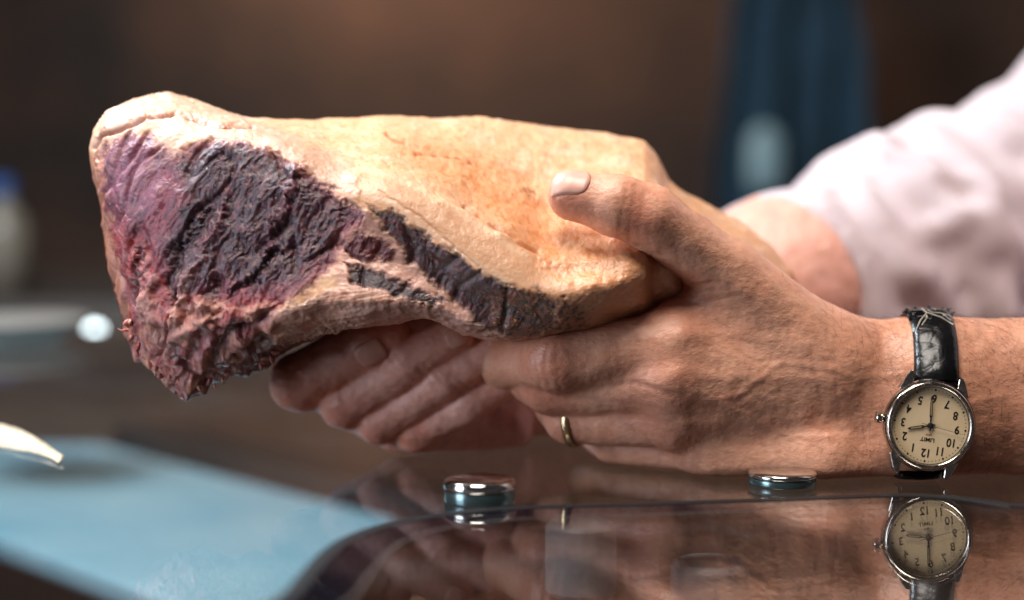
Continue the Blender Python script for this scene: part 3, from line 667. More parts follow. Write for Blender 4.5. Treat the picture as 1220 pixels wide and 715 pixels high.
# metacarpals, knuckles and fingers
MC = dict(i=(J(980, 428, 690), J(802, 408, 675)), m=(J(985, 455, 687), J(796, 455, 671)), r=(J(988, 492, 690), J(806, 500, 677)), p=(J(990, 525, 694), J(832, 538, 688)))
for kx, ra, rb in (('i', .0135, .0130), ('m', .0140, .0128), ('r', .0135, .0118), ('p', .0125, .0105)): near.cone(*MC[kx], ra, rb, 0.012)
near.cone(J(960, 470, 706), J(850, 470, 704), 0.021, 0.017, 0.014)
near.cone(J(935, 520, 702), J(850, 525, 704), 0.016, 0.012, 0.012)
near.cone(J(1075, 550, 682), J(980, 551, 678), 0.011, 0.0095, 0.012); near.cone(J(980, 551, 678), J(850, 553, 679), 0.0095, 0.0085, 0.012)
# thumb
near.cone(J(985, 425, 690), J(868, 326, 678), 0.017, 0.0132, 0.013)
near.cone(J(868, 326, 678), J(772, 258, 664), 0.0128, 0.0118, 0.004)
near.cone(J(772, 258, 664), J(735, 245, 661), 0.0118, 0.0112, 0.005)
near.cone(J(735, 245, 661), J(681, 233, 662), 0.0112, 0.0094, 0.004)
# web between thumb and index finger
near.cone(J(880, 360, 684), J(812, 375, 684), 0.0125, 0.0085, 0.012)
# index
near.cone(MC['i'][1], J(662, 430, 671), 0.0130, 0.0122, 0.006)
near.cone(J(662, 430, 671), J(600, 432, 700), 0.0116, 0.0100, 0.003)
near.cone(J(600, 432, 700), J(562, 398, 708), 0.0100, 0.0080, 0.004)
# middle
near.cone(MC['m'][1], J(655, 462, 686), 0.0124, 0.0110, 0.004)
near.cone(J(655, 462, 686), J(610, 440, 722), 0.0108, 0.0095, 0.002)
# ring finger
near.cone(MC['r'][1], J(680, 498, 694), 0.0116, 0.0106, 0.0035)
near.cone(J(680, 498, 694), J(650, 470, 728), 0.0104, 0.0092, 0.002)
# little finger
near.cone(MC['p'][1], J(735, 530, 704), 0.0105, 0.0094, 0.0035)
near.cone(J(735, 530, 704), J(700, 505, 734), 0.0094, 0.0085, 0.002)

far = SDF()
sp = lambda *a: far.cone(*a)
sp(J(356, 455, 712), J(440, 410, 702), 0.0120, 0.0116, 0.0016)          # first finger: middle and end joint
sp(J(440, 410, 702), J(462, 402, 702), 0.0114, 0.0100, 0.002)
sp(J(356, 455, 712), J(480, 465, 752), 0.0118, 0.0125, 0.002)
sp(J(412, 480, 712), J(485, 432, 700), 0.0108, 0.0098, 0.0016)          # second
sp(J(485, 432, 700), J(542, 400, 698), 0.0098, 0.0082, 0.0016)
sp(J(412, 480, 712), J(520, 480, 752), 0.0108, 0.0120, 0.002)
sp(J(452, 500, 714), J(528, 452, 702), 0.0100, 0.0092, 0.0016)          # third
sp(J(528, 452, 702), J(590, 416, 700), 0.0092, 0.0078, 0.0016)
sp(J(452, 500, 714), J(555, 500, 752), 0.0100, 0.0115, 0.002)
sp(J(495, 514, 716), J(558, 480, 706), 0.0090, 0.0084, 0.0016)          # fourth
sp(J(558, 480, 706), J(612, 448, 706), 0.0084, 0.0072, 0.0016)
sp(J(495, 514, 716), J(585, 505, 748), 0.0090, 0.0105, 0.002)
sp(J(470, 462, 756), J(620, 440, 790), 0.016, 0.020, 0.012)             # palm and back of the hand
sp(J(520, 482, 755), J(640, 455, 790), 0.014, 0.020, 0.012); sp(J(440, 430, 752), J(640, 425, 792), 0.019, 0.022, 0.01); sp(J(470, 400, 742), J(640, 398, 790), 0.018, 0.02, 0.01)
sp(J(575, 500, 750), J(650, 460, 785), 0.0115, 0.020, 0.012)
sp(J(482, 518, 730), J(600, 512, 748), 0.0085, 0.0125, 0.004); sp(J(400, 492, 722), J(482, 518, 730), 0.005, 0.0085, 0.004)
sp(J(640, 448, 790), J(720, 428, 805), 0.026, 0.029, 0.014)             # wrist, forearm, elbow
sp(J(720, 428, 805), J(935, 345, 862), 0.030, 0.0445, 0.014)
sp(J(935, 345, 862), J(1150, 320, 915), 0.0445, 0.050, 0.02)
sp(J(600, 430, 790), J(520, 385, 830), 0.014, 0.010, 0.01)              # thumb on the far side

body = SDF()
EL = J(1150, 320, 915); SH = np.array([0.47, 1.03, 0.36])
body.cone(J(1090, 320, 898), EL, 0.040, 0.045, 0.02); body.cone(EL, np.array([0.37, 0.99, 0.15]), 0.042, 0.045, 0.02); body.cone(np.array([0.37, 0.99, 0.15]), SH, 0.045, 0.055, 0.02)
NE = J(1830, 490, 740); SH2 = np.array([0.53, 0.70, 0.36])
body.cone(J(1600, 492, 722), NE, 0.040, 0.046, 0.02); body.cone(NE, SH2, 0.048, 0.056, 0.02)
body.ell(np.array([0.58, 0.86, -0.25]), np.array([0.56, 0.86, 0.34]), (0.15, 0.11), (0.16, 0.11), (1, 0, 0), 0.05)
body.cone(SH, SH2, 0.07, 0.07, 0.05); body.cone(np.array([0.55, 0.86, 0.40]), np.array([0.54, 0.86, 0.52]), 0.055, 0.052, 0.03)
hd = np.array([0.52, 0.86, 0.62]); body.ell(hd + np.array([0, 0, -0.02]), hd + np.array([0, 0, 0.04]), (0.10, 0.078), (0.10, 0.078), (0, 1, 0), 0.02)
body.cone(hd + np.array([-0.095, 0, 0.02]), hd + np.array([-0.118, 0, -0.015]), 0.008, 0.013, 0.012)

def flat_on_glass(D, ax):
    g = (0.0006 - ax[2])[None, None, :].astype(np.float32); k = 0.004
    h = np.maximum(k - np.abs(D - g), 0) / k; return np.maximum(D, g) + h * h * k * 0.25
lo = J(520, 420, 640); 
v1, f1 = near.mesh(0.00075, flat_on_glass, lo=(P(530, 400, .7)[0], 0.640, -0.002), hi=(0.33, 0.765, 0.125))
v2, f2 = far.mesh(0.0010, flat_on_glass)
v3, f3 = body.mesh(0.008)
def outward(v, f):
    a, b_, c = v[f[:, 0]], v[f[:, 1]], v[f[:, 2]]
    return f if np.einsum('ij,ij->i', a, np.cross(b_, c)).sum() > 0 else f[:, ::-1]
f1, f2, f3 = outward(v1 - v1.mean(0), f1), outward(v2 - v2.mean(0), f2), outward(v3 - v3.mean(0), f3)

# creases, tendons and veins worked into the near hand
def carve(v, f, grooves, ridges, amp_noise):
    me = mesh_np("t", v, f); n = normals(me); bpy.data.meshes.remove(me)
    x, y = proj(v); fr = (n @ -FWD > -0.15).astype(float); mm = v * 1000
    xx = x + 2.0 * fbm(mm / 5, 2); yy = y + 2.0 * fbm(mm / 5 + 9, 2); d = 0 * x; g_ = 0 * x
    for pts, wd, dp in grooves: e = np.exp(-(line_d(xx, yy, pts) / wd) ** 2) * fr; d -= 0.7 * dp * e; g_ = np.maximum(g_, e * min(dp / 0.5, 1))
    for pts, wd, hh in ridges: d += 0.55 * hh * np.exp(-(line_d(xx, yy, pts) / wd) ** 2) * fr
    d += amp_noise * (0.35 * fbm(mm / 10 + 3, 3) + 0.10 * (1 - 2 * np.abs(noise(mm * np.array([1, 1, 1.8]) / 1.9))) + 0.06 * fbm(mm / 0.9, 2))
    return v + n * d[:, None] / 1000, n, g_
Gn = [([(748,222),(742,250),(738,285)],3.2,.2),([(758,220),(752,250),(750,290)],2.6,.18),([(768,228),(764,255),(760,290)],2.6,.12),
      ([(766,335),(790,345),(830,342),(858,336)],4,.8),([(780,352),(815,352),(850,345)],3,.5),([(800,364),(840,360),(885,350)],3,.35),([(770,345),(782,362)],3,.5),
      ([(636,428),(640,450),(646,466)],3,.35),([(650,418),(650,445),(656,466)],3,.3),([(664,412),(664,440),(668,462)],2.6,.25),
      ([(700,462),(760,456),(800,470)],4,.5),([(690,474),(740,478),(780,486)],3,.3),([(960,400),(972,440),(980,490)],4,.25),([(985,395),(995,440),(1000,500)],3,.2),
      ([(880,420),(900,432),(930,428)],3,.3),([(860,400),(900,410),(950,405)],3,.22),([(740,500),(770,520),(790,545)],3,.3)]
Gn += [([(x, 440 + 0.9 * (x - 860)), (x + rng.uniform(14, 34), 452 + 0.9 * (x - 860))], 2.0, 0.14) for x in range(830, 960, 12)]
Rn = [([(960,415),(880,398),(806,398)],9,.7),([(970,452),(880,448),(800,446)],9,.6),([(975,500),(890,505),(815,505)],9,.5),([(810,402),(780,405)],14,1.0),([(800,450),(780,452)],13,.9),
      ([(812,502),(790,502)],12,.8),([(1000,440),(930,432),(880,470),(840,478)],4,.55),([(1010,520),(940,520),(880,490),(860,480)],4,.5),([(925,385),(890,350),(860,330)],10,.5),([(1075,445),(1020,452),(990,440)],4,.4),
      ([(1200,470),(1160,480),(1130,500)],4,.4)]
v1, n1_, g1 = carve(v1, f1, Gn, Rn, 1.0)
Gf = [([(498,440),(512,452),(520,462)],2.6,.4),([(505,434),(520,446),(528,456)],2.6,.4),([(512,428),(526,440)],2.4,.3),([(540,458),(552,472)],2.4,.5),([(548,452),(560,466)],2.4,.35),
      ([(428,480),(446,462)],2,.2),([(380,470),(392,452)],2.4,.25)]
Gf += [([(385,480),(392,462),(398,446)],2.4,.35),([(432,500),(446,486)],2.4,.4),([(440,497),(452,482)],2.2,.3),([(482,466),(494,478)],2.4,.45),([(490,462),(502,474)],2.4,.4),([(470,512),(486,500)],2.2,.35),([(520,505),(530,520)],2.4,.4),([(400,440),(412,452)],2.4,.3),([(462,424),(474,440)],2.4,.35),([(470,420),(482,436)],2.2,.3),([(440,520),(500,530),(570,524)],3,.4),([(500,528),(560,515),(610,505)],3,.4)]
v2, n2_, g2 = carve(v2, f2, Gf, [([(365,470),(420,430)],6,.4),([(420,490),(470,452)],5,.4)], 1.5)
# skin colour: tan, redder over joints and fingertips
def skin_tint(v, pts, g_, base):
    mm = v * 1000; c = np.tile(lin(base), (len(v), 1)); rd = np.zeros(len(v))
    for q, r in pts: rd = np.maximum(rd, np.exp(-(np.linalg.norm(v - q, axis=1) / r) ** 2))
    a = np.clip(rd * 0.7 + 0.25 * fbm(mm / 14, 3), 0, 1)[:, None]; c = c * (1 - a) + lin((202, 124, 98)) * a
    a = np.clip(0.35 * fbm(mm / 5 + 50, 3) - 0.05, 0, 0.4)[:, None]; c = c * (1 - a) + lin((170, 108, 84)) * a
    a = (g_ * 0.16)[:, None]; return c * (1 - a) + lin((140, 76, 58)) * a
t1 = skin_tint(v1, [(J(672, 235, 655), .010), (J(760, 250, 655), .010), (MC['i'][1], .016), (MC['m'][1], .016), (J(655, 432, 664), .012), (J(655, 470, 680), .012), (J(680, 500, 690), .012), (MC['r'][1], .014)], g1, (228, 172, 142))
armf = sstep(930, 1060, proj(v1)[0])[:, None] * 0.55; t1 = t1 * (1 - armf) + lin((200, 136, 104)) * armf
t2 = skin_tint(v2, [(J(345, 460, 705), .016), (J(405, 485, 705), .013), (J(450, 505, 710), .012), (J(490, 518, 712), .012), (J(455, 405, 695), .010)], g2, (240, 184, 166))  # far hand's base colour lightened in place of more light on it
vs = np.concatenate([v1, v2, v3]); fs = np.concatenate([f1, f2 + len(v1), f3 + len(v1) + len(v2)])
me = mesh_np("person", vs, fs, SKIN); tt = np.concatenate([t1, t2, np.tile(lin((206, 156, 126)), (len(v3), 1))]); 
if len(me.vertices) == len(tt): set_col(me, "tint", tt)
person = link("person", me); tag(person, "person in a white shirt with rolled sleeves gripping the beef with both hands", "person")

# nails laid on the fingertips
def nail(sdf, c, nrm_, axis, ln, wd):
    nrm_ = np.array(nrm_, float); nrm_ /= np.linalg.norm(nrm_); axis = np.array(axis, float); axis -= nrm_ * (axis @ nrm_); axis /= np.linalg.norm(axis); side = np.cross(nrm_, axis)
    nu, nv_ = 22, 18; u, v = np.meshgrid(np.linspace(-1, 1, nu), np.linspace(-1, 1, nv_), indexing='ij'); 
    u2 = u * np.sqrt(np.maximum(1 - 0.42 * np.clip(-v, 0, 1) ** 3 - 0.30 * np.clip(v, 0, 1) ** 4, 0.02)); v2_ = v * (1 - 0.16 * u ** 2)
    X = np.array(c) + side * (u2 * wd / 2)[..., None] + axis * (v2_ * ln / 2)[..., None]
    X = X + nrm_ * 0.006
    for _ in range(40): X = X - nrm_ * np.clip(sdf.eval(X), -0.002, 0.002)[..., None] * 0.7
    edge = np.maximum(np.abs(u), np.abs(v)); lift = 0.00036 - 0.0008 * sstep(0.86, 1.0, edge) + 0.0003 * sstep(0.5, 1.0, v)
    X = X + nrm_ * lift[..., None]
    ii = np.arange(nu * nv_).reshape(nu, nv_); fq = np.stack([ii[:-1, :-1], ii[1:, :-1], ii[1:, 1:], ii[:-1, 1:]], -1).reshape(-1, 4)
    o = link("fingernail", mesh_np("fingernail", X.reshape(-1, 3), fq, NAIL), person); o.modifiers.new("t", 'SOLIDIFY').thickness = 0.0004; return o
ta = J(681, 233, 662) - J(735, 245, 661)
nail(near, J(680, 220, 658), (0.10, -0.62, 0.80), ta, 0.0145, 0.0125)
nail(far, J(442, 420, 692), (-0.25, -0.90, -0.30), J(462, 402, 702) - J(400, 432, 706), 0.0115, 0.0100)
nail(far, J(545, 402, 690), (0.1, -0.9, -0.1), J(542, 400, 698) - J(485, 432, 700), 0.0095, 0.0080)

# arm hair: fine tapering strands rooted on the forearm and the back of the hand
xs_, ys_ = proj(v1); vis = np.where((n1_[:, 1] < 0.55) & (xs_ > 830) & (v1[:, 2] > 0.004))[0]
pr = sstep(960, 1080, xs_[vis]) * 0.995 + 0.005; pr = pr * np.where(np.abs(xs_[vis] - 1110) < 30, 0.0, 1.0)
pick = rng.choice(vis, 3600, p=pr / pr.sum()); hv, hf = [], []
for i in pick:
    p0 = v1[i]; nn = n1_[i]; px_ = xs_[i]
    flow = np.array([-0.35 - 0.25 * (px_ > 1110), -0.1, 0.55 if p0[2] > 0.035 else -0.75]) + rng.normal(size=3) * 0.45
    flow -= nn * (flow @ nn); flow /= np.linalg.norm(flow) + 1e-9
    ln = rng.uniform(0.004, 0.0105) * (0.55 if px_ < 1000 else 1); rise = rng.uniform(0.12, 0.55); r0 = rng.uniform(0.00003, 0.00005)
    side = np.cross(flow, nn); n0 = len(hv); bend = rng.normal() * 0.25
    for k_ in range(4):
        t = k_ / 3; c = p0 + flow * ln * t + nn * (rise * ln * t * (1 - 0.55 * t) + 0.00005) + side * bend * ln * t * t; r_k = r0 * (1 - 0.8 * t)
        for q in (nn, side * 0.87 - nn * 0.5, -side * 0.87 - nn * 0.5): hv.append(c + q * r_k)
    for k_ in range(3):
        for a in range(3): b2 = (a + 1) % 3; hf.append((n0 + 3 * k_ + a, n0 + 3 * k_ + b2, n0 + 3 * k_ + 3 + b2, n0 + 3 * k_ + 3 + a))
o = link("arm_hair", mesh_np("arm_hair", np.array(hv), np.array(hf), mat("hair", (58, 36, 26), 0.5)), person); o["kind"] = "stuff"

# white shirt: sleeve rolled to the elbow, and the body of the shirt
shirt = SDF()
S0, S1, S2 = J(955, 345, 866), J(1100, 298, 900), np.array([0.37, 0.99, 0.150])
shirt.cone(J(820, 403, 832), S1, 0.0510, 0.0535, 0.02); shirt.cone(S1, S2, 0.0525, 0.066, 0.03); shirt.cone(S2, SH, 0.074, 0.085, 0.03); shirt.cone(J(1130, 345, 905), np.array([0.40, 0.96, 0.05]), 0.05, 0.07, 0.03)
shirt.ell(np.array([0.52, 0.95, -0.25]), np.array([0.50, 0.93, 0.30]), (0.20, 0.17), (0.19, 0.15), (1, 0, 0), 0.05)
shirt.cone(J(1700, 490, 725), NE, 0.052, 0.056, 0.02); shirt.cone(NE, SH2, 0.058, 0.075, 0.02); shirt.cone(SH2, SH, 0.085, 0.085, 0.04)
hem = np.array([(893,246),(926,238),(974,254),(1006,286),(1027,317),(1040,345),(1048,371)], float)
Yh = np.full(len(hem), 0.74); best = Yh.copy(); bd = np.full(len(hem), 9.0)
for _ in range(160):                                        # where the cloth tube lies along the hem line
    dd = shirt.eval(P(hem[:, 0], hem[:, 1], Yh)); better = (dd < bd) & (bd > 0.0008); best = np.where(better, Yh, best); bd = np.where(better, dd, bd); Yh = Yh + np.clip(dd, 0.0008, 0.01)
HP = P(hem[:, 0], hem[:, 1], best); A_ = HP.mean(0); hn = np.linalg.svd(HP - A_)[2][2]; hn = hn * (1 if hn @ (S1 - A_) > 0 else -1); print('HEM', best, bd, hn, np.abs((HP - A_) @ hn).max())
def cut(D, ax):
    X = np.stack(np.meshgrid(*ax, indexing='ij'), -1); pd = (X - A_) @ hn
    Dc = D - 0.0035 * np.exp(-((pd - 0.014) / 0.013) ** 4).astype(np.float32)
    m = (X[..., 0] < 0.34) & (X[..., 1] > 0.78)
    out = np.where(m, np.maximum(Dc, -pd), D)
    return np.where((X[..., 0] > 0.34) & (X[..., 0] < 0.40) & (X[..., 1] < 0.80) & (X[..., 2] < 0.12), np.maximum(out, 0.36 - X[..., 0]), out)
v4, f4 = shirt.mesh(0.0042, cut); f4 = outward(v4 - v4.mean(0), f4)
me = mesh_np("t", v4, f4); n4 = normals(me); bpy.data.meshes.remove(me)
pd = (v4 - A_) @ hn; mm = v4 * 1000; q = pd * 1000 + 9 * noise(mm / 45) + 5 * noise(mm / 22)
x4, y4 = proj(v4)
fold = 0.0075 * np.maximum(0, np.sin(q / 8.0)) ** 2 * sstep(0.028, 0.04, pd) * (1 - sstep(0.10, 0.15, pd)) + 0.0012 * np.maximum(0, 1 - 2.2 * np.abs(fbm(np.stack([q / 40, mm @ np.array([.3, .5, -.3]) / 70, 0 * q], 1), 2))) * sstep(0.03, 0.06, pd) + 0.0018 * fbm(mm / 40, 2)
fold -= 0.0016 * np.exp(-((pd - 0.0295) / 0.0022) ** 2) + 0.0008 * np.exp(-((pd - 0.006) / 0.0016) ** 2)
x5, y5 = x4 + 5 * noise(mm / 40), y4 + 4 * noise(mm / 40 + 9)
for pts, wd_, dp_ in (([(1005,232),(1042,285),(1078,365)],9,.006), ([(1062,212),(1108,258),(1150,350)],11,.007), ([(1082,183),(1118,198),(1152,230)],9,.008), ([(1150,295),(1182,320),(1215,350)],12,.008), ([(1150,150),(1185,175),(1220,190)],12,.006), ([(1030,205),(1060,250),(1092,300)],8,.004), ([(1120,300),(1150,330),(1170,375)],10,.006)):
    dp_ *= 0.5; wd_ *= 1.5; fold -= dp_ * np.exp(-(line_d(x5, y5, pts) / wd_) ** 2) * (n4[:, 1] < 0.2); fold += 0.5 * dp_ * np.exp(-((line_d(x5, y5, pts) - 2.2 * wd_) / wd_) ** 2) * (n4[:, 1] < 0.2)
v4 = v4 + n4 * fold[:, None]
LINEN = mat("white_cotton", (226, 216, 216), 0.85, Sheen_Weight=0.2); N, L, b = nodes(LINEN)
t = tex(N, L, "ShaderNodeTexNoise", 30, 5, 0.6); r = ramp(N, L, t.outputs[0], [(0.3, (200, 182, 186)), (0.7, (206, 190, 193))]); L.new(r.outputs[0], b.inputs["Base Color"])
wv = tex(N, L, "ShaderNodeTexNoise", 1400, 2); bump(N, L, b, [(t.outputs[0], 0.08), (wv.outputs[0], 0.3)], 0.001)
o = link("shirt", mesh_np("shirt", v4, f4, LINEN), person); o.modifiers.new("s", 'SUBSURF').render_levels = 1

# ring on the ring finger
rc = J(684, 500, 693); rd_ = MC['r'][1] - J(680, 498, 694); rd_ = rd_ / np.linalg.norm(rd_)
M3 = Vector(rd_).to_track_quat('Z', 'Y').to_matrix()
prof = [(0.01085 + 0.0006 * math.cos(a) , 0.0017 * math.sin(a)) for a in np.linspace(0, 2 * math.pi, 13)]
o = MB().lathe(prof, 56, (0, 0, 0), M3).build("finger_ring", mat("ring_silver", (176, 154, 118), 0.3, 1.0), smooth=True); o.location = rc
tag(o, "plain silver wedding ring on the ring finger below the meat", "ring")

# ------------------------------------------------------------------ wristwatch
wn = np.array([0.02, -1.0, 0.05]); wn /= np.linalg.norm(wn)
wu = np.array([-0.150, 0, -0.988]); wu -= wn * (wu @ wn); wu /= np.linalg.norm(wu); wr = np.cross(wu, wn)
WC = P(1108, 507, 0.6600)
watch = empty("wristwatch", "round silver wristwatch with cream dial and worn black strap on the hairy wrist", "watch")
watch.matrix_world = Matrix(((wr[0], wu[0], wn[0], WC[0]), (wr[1], wu[1], wn[1], WC[1]), (wr[2], wu[2], wn[2], WC[2]), (0, 0, 0, 1)))
mm_ = 0.001
def pf(p): return [(r_ * mm_, z * mm_) for r_, z in p]
CHROME = mat("watch_steel", (196, 188, 176), 0.16, 1.0); N, L, b = nodes(CHROME); t = tex(N, L, "ShaderNodeTexNoise", 500, 4); r = ramp(N, L, t.outputs[0], [(0.35, (0.10,) * 3 + (1,)), (0.7, (0.30,) * 3 + (1,))]); L.new(r.outputs[0], b.inputs["Roughness"])
MB().lathe(pf([(0, -6.2), (14, -6.2), (16.6, -5.4), (17.9, -3.5), (18.2, -1.2), (17.8, 0.2), (17.2, 0.4), (15, 0.4)]), 96).build("case", CHROME, watch, auto=35)
MB().lathe(pf([(17.3, 0.41), (17.4, 0.9), (16.9, 1.7), (16.2, 2.05), (15.6, 1.9), (15.25, 1.2), (15.2, -0.1)]), 96).build("bezel", CHROME, watch, smooth=True)
DIAL = mat("cream_dial", (214, 186, 142), 0.4); N, L, b = nodes(DIAL); t = tex(N, L, "ShaderNodeTexNoise", 120, 5); r = ramp(N, L, t.outputs[0], [(0.3, (228, 200, 154)), (0.7, (238, 214, 174))]); L.new(r.outputs[0], b.inputs["Base Color"])
dl = MB(); dl.lathe(pf([(0, 0), (15.15, 0), (15.15, -0.6), (0, -0.6)][::-1]), 96); dial = dl.build("dial", DIAL, watch, auto=30)
INK = mat("black_ink", (30, 24, 22), 0.45)
def text(body, x, y, size, name, par, m, z=0.00004, ext=0.00003, sx=1.0):
    cu = bpy.data.curves.new("t", 'FONT'); cu.body = body; cu.size = size; cu.align_x = 'CENTER'; cu.align_y = 'CENTER'; cu.extrude = ext; cu.offset = 0.00006 * size / 0.003
    ob = bpy.data.objects.new("t", cu); COL.objects.link(ob); dg = bpy.context.evaluated_depsgraph_get(); me = bpy.data.meshes.new_from_object(ob.evaluated_get(dg)); bpy.data.objects.remove(ob); bpy.data.curves.remove(cu)
    me.materials.clear(); me.materials.append(m); o = link(name, me, par); o.location = (x, y, z + ext); o.scale = (sx, 1, 1); return o
for h_ in range(1, 13):
    a = math.radians(30 * h_); text(str(h_), 0.0107 * math.sin(a), 0.0107 * math.cos(a), 0.0045, "numeral", dial, INK, sx=0.86)
text("LIMIT", 0.0002, 0.0055, 0.0021, "brand_lettering", dial, INK, sx=1.15)
sm_ = MB()
for i in range(4): sm_.box((-0.0011 + 0.0006 * i, 0.0033, 0.00002), (-0.0007 + 0.0006 * i, 0.0040, 0.00008))
sm_.build("small_mark", mat("tan_ink", (150, 110, 72), 0.5), dial)["kind"] = "stuff"
mk = MB()
for i in range(60):
    a = math.radians(6 * i); rr = 0.00042 if i % 5 == 0 else 0.00018
    mk.lathe([(rr, 0.00002), (rr, 0.00008), (0, 0.00008)], 8, (0.0140 * math.sin(a), 0.0140 * math.cos(a), 0))
mk.build("minute_track", INK, dial)
def hand(name, ang, prof, z, hole=None, m=INK):
    a = math.radians(ang); dv, rv = (math.sin(a), math.cos(a)), (math.cos(a), -math.sin(a)); pts = [(y_, x_) for y_, x_ in prof] + [(y_, -x_) for y_, x_ in reversed(prof)]
    P2 = [(dv[0] * y_ * mm_ + rv[0] * x_ * mm_, dv[1] * y_ * mm_ + rv[1] * x_ * mm_) for y_, x_ in pts]
    o = MB().prism(P2[::-1], z * mm_, (z + 0.12) * mm_).build(name, m, watch)
    if hole:
        pts = [(y_, x_) for y_, x_ in hole] + [(y_, -x_) for y_, x_ in reversed(hole)]
        P2 = [(dv[0] * y_ * mm_ + rv[0] * x_ * mm_, dv[1] * y_ * mm_ + rv[1] * x_ * mm_) for y_, x_ in pts]
        MB().prism(P2[::-1], (z + 0.121) * mm_, (z + 0.15) * mm_).build("lume", mat("lume", (170, 146, 108), 0.6), o)
hand("hour_hand", 74, [(-2, .30), (2.4, .32), (3.0, .62), (8.0, .55), (8.9, .15)], 0.35, [(3.4, .26), (7.8, .22)])
hand("minute_hand", 174, [(-2, .28), (3.0, .30), (3.6, .55), (10.4, .42), (11.6, .12)], 0.60, [(4.0, .22), (10.2, .15)])
hand("second_hand", 277, [(-3.5, .10), (13.2, .06)], 0.85)
MB().lathe(pf([(1.15, 0.1), (1.15, 1.0), (0.9, 1.15), (0, 1.2)]), 24).build("hub", INK, watch, auto=40)
CRY = glass("watch_crystal", (1, 1, 1), 1.25, 0.0)
MB().lathe(pf([(15.3, 1.2), (13, 1.6), (9, 1.9), (4, 2.05), (0, 2.1)]), 64).build("crystal", CRY, watch, smooth=True)
def lug(sx, sy):
    pts = [(8.7, 14.5), (8.8, 19.4), (9.4, 20.4), (10.5, 20.2), (11.6, 18.4), (14.0, 12.4)]
    n = MB(); 
    zs = [(-4.6, -0.6)] ; p2 = [(sx * x * mm_, sy * y * mm_) for x, y in pts]
    if sx * sy < 0: p2 = p2[::-1]
    n.prism(p2, -4.8 * mm_, -0.9 * mm_); n.build("lug", CHROME, watch, bevel=0.0007)
for sx in (1, -1):
    for sy in (1, -1): lug(sx, sy)
cr = MB(); Mx = Matrix.Rotation(math.radians(90), 3, 'Y')
prof = [(0, 17.8), (1.3, 17.8), (1.3, 18.6), (2.1, 18.7), (2.3, 19.0), (2.3, 20.7), (2.0, 21.0), (0, 21.0)]
cr.lathe(pf(prof), 28, (0, 0, -0.0025), Mx); cr.build("crown", CHROME, watch, auto=35)
# strap: follows the wrist all the way round
STRAP = mat("black_leather", (7, 7, 9), 0.27, 0, Specular_IOR_Level=0.35); N, L, b = nodes(STRAP)
vv = tex(N, L, "ShaderNodeTexVoronoi", 120, sc=((1, 1, 1.5), (0, 0, 0)), feature='DISTANCE_TO_EDGE'); r = ramp(N, L, vv.outputs[0], [(0.0, (0, 0, 0, 1)), (0.12, (1, 1, 1, 1))]); nz = tex(N, L, "ShaderNodeTexNoise", 800, 4)
bump(N, L, b, [(r.outputs[0], 0.20), (nz.outputs[0], 0.05)], 0.0005)
wc = np.array([WC[0] + 0.0012, 0.692, P(1110, 481, 0.692)[2]])
def skin_r(x, th):
    dirs = np.stack([0 * th, -np.cos(th), np.sin(th)], 1); o0 = np.stack([x, 0 * th + wc[1], 0 * th + wc[2]], 1); lo_ = np.full(len(th), 0.005); hi_ = np.full(len(th), 0.06)
    for _ in range(30):
        md = 0.5 * (lo_ + hi_); dd = near.eval(o0 + dirs * md[:, None]); lo_ = np.where(dd < 0, md, lo_); hi_ = np.where(dd < 0, hi_, md)
    return lo_, o0, dirs
def strap(name, t0, t1, w0, w1):
    nt, nw = 90, 15; V = []; th = np.linspace(t0, t1, nt)
    for side in (0, 1):
        for j in range(nw):
            u = 2 * j / (nw - 1) - 1; s_ = np.linspace(0, 1, nt); wd = w0 + (w1 - w0) * s_
            x = wc[0] + u * wd / 2 + (np.sin(th) * 0.030) * 0.15; rr, o0, dr = skin_r(x, th)
            near_case = np.exp(-(s_ / 0.10) ** 2) 
            off = 0.0007 + near_case * 0.0026 + (0.0024 * (1 - 0.45 * u ** 8) + 0.0010 * np.exp(-(s_ / 0.25) ** 2) * (1 - u ** 2) if side == 0 else 0)
            off = off + (0.00025 * noise(np.stack([th * 8, 0 * th + u * 3, 0 * th], 1)))
            p = o0 + dr * (rr + off)[:, None]; p[:, 2] = np.maximum(p[:, 2], 0.0003 + (0.0009 if side == 0 else 0.0017)); V.append(p)
    V = np.array(V).reshape(2, nw, nt, 3); idx = np.arange(2 * nw * nt).reshape(2, nw, nt); fq = []
    def grid(A): fq.append(np.stack([A[:-1, :-1], A[1:, :-1], A[1:, 1:], A[:-1, 1:]], -1).reshape(-1, 4))
    grid(idx[0]); grid(idx[1][::-1]); grid(np.stack([idx[1][0], idx[0][0]])); grid(np.stack([idx[0][-1], idx[1][-1]]))
    grid(np.stack([idx[0][:, 0], idx[1][:, 0]])); grid(np.stack([idx[1][:, -1], idx[0][:, -1]]))
    me = mesh_np(name, V.reshape(-1, 3), np.concatenate(fq), STRAP); me.set_sharp_from_angle(angle=math.radians(50)); o = link(name, me, watch); o.matrix_parent_inverse = watch.matrix_world.inverted(); return V, o
Vu, so = strap("strap", math.radians(24), math.radians(200), 0.0172, 0.0165)
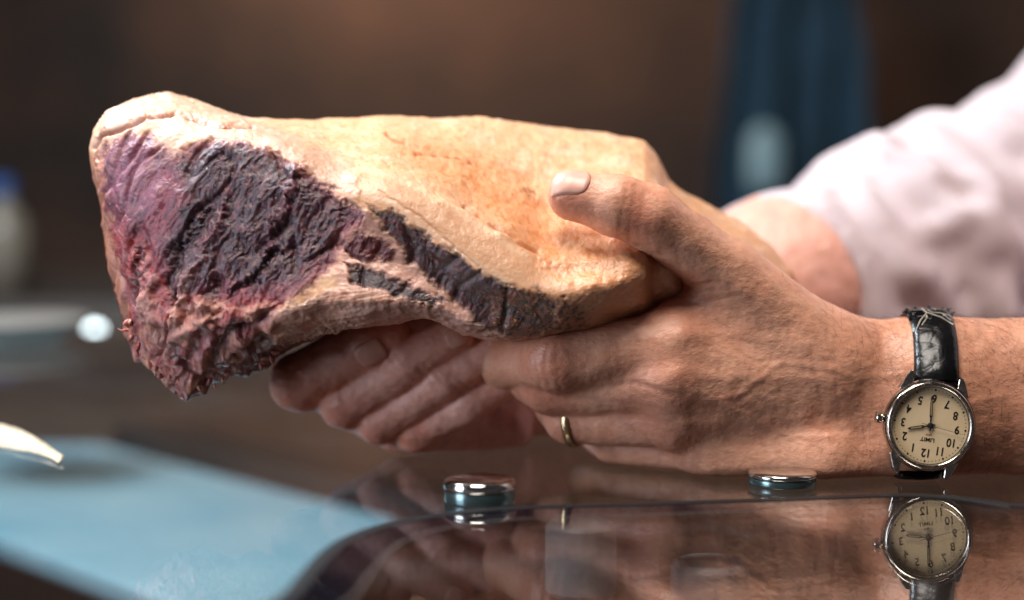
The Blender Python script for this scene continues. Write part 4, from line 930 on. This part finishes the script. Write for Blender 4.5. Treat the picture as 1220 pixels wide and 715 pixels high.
Vl, so2 = strap("strap", math.radians(-42), math.radians(-158), 0.0172, 0.0165)
# pale frayed threads and ragged leather at the worn bend of the upper strap
th_ = MB(); winv = watch.matrix_world.inverted()
A_g = Vu[0]
def on(u, t, up=0.0006):
    j = (u + 1) / 2 * 14; k_ = t * 89; p = A_g[int(np.clip(round(j), 0, 14)), int(np.clip(round(k_), 0, 89))]; return p + np.array([0, -1, 0.5]) * up
for q in ([(-.9, .23), (-.55, .27), (-.25, .31), (-.3, .36), (-.2, .42)], [(-.25, .31), (.1, .29), (.45, .27), (.75, .26), (.9, .24)], [(-.2, .33), (.15, .31), (.5, .30), (.85, .27)], [(-.3, .32), (-.35, .28), (-.6, .25)], [(.4, .28), (.6, .30), (.8, .29)]):
    pts = [on(*z) + rng.normal(size=3) * 0.0003 for z in q]; th_.tube(pts, [0.00016 + 0.00012 * rng.random() for _ in pts], 5)
for _ in range(26):
    t0 = rng.uniform(0.24, 0.40); u0 = rng.uniform(-1, 1); a = on(u0, t0); th_.tube([a, a + rng.normal(size=3) * 0.0007 + np.array([0, -.0003, .0004]), a + rng.normal(size=3) * 0.0014 + np.array([0, -.0006, .0006])], [0.00008, 0.00006, 0.00003], 4)
o = th_.build("frayed_thread", mat("pale_thread", (176, 164, 148), 0.9), watch); o.matrix_parent_inverse = winv; o["kind"] = "stuff"
fl_ = MB()
for (u0, t0, sgn) in ((-1, .38, -1), (-.8, .41, -1), (1, .38, 1), (.85, .42, 1), (-.5, .43, 0), (.3, .43, 0), (-1, .30, -1), (1, .33, 1)):
    a = on(u0, t0, 0.0); 
    for _ in range(2):
        d1 = np.array([sgn * rng.uniform(.2, 1.2), rng.normal() * .5 - .3, rng.uniform(.2, 1.2)]) * 0.0008
        fl_.tube([a - d1 * 0.6, a + d1 * 0.5 + rng.normal(size=3) * .0003, a + d1 * 1.3 + rng.normal(size=3) * .0005], [0.0008, 0.0006, 0.0002], 6)
o = fl_.build("ragged_leather", STRAP, watch, smooth=True); o.matrix_parent_inverse = winv; o["kind"] = "stuff"
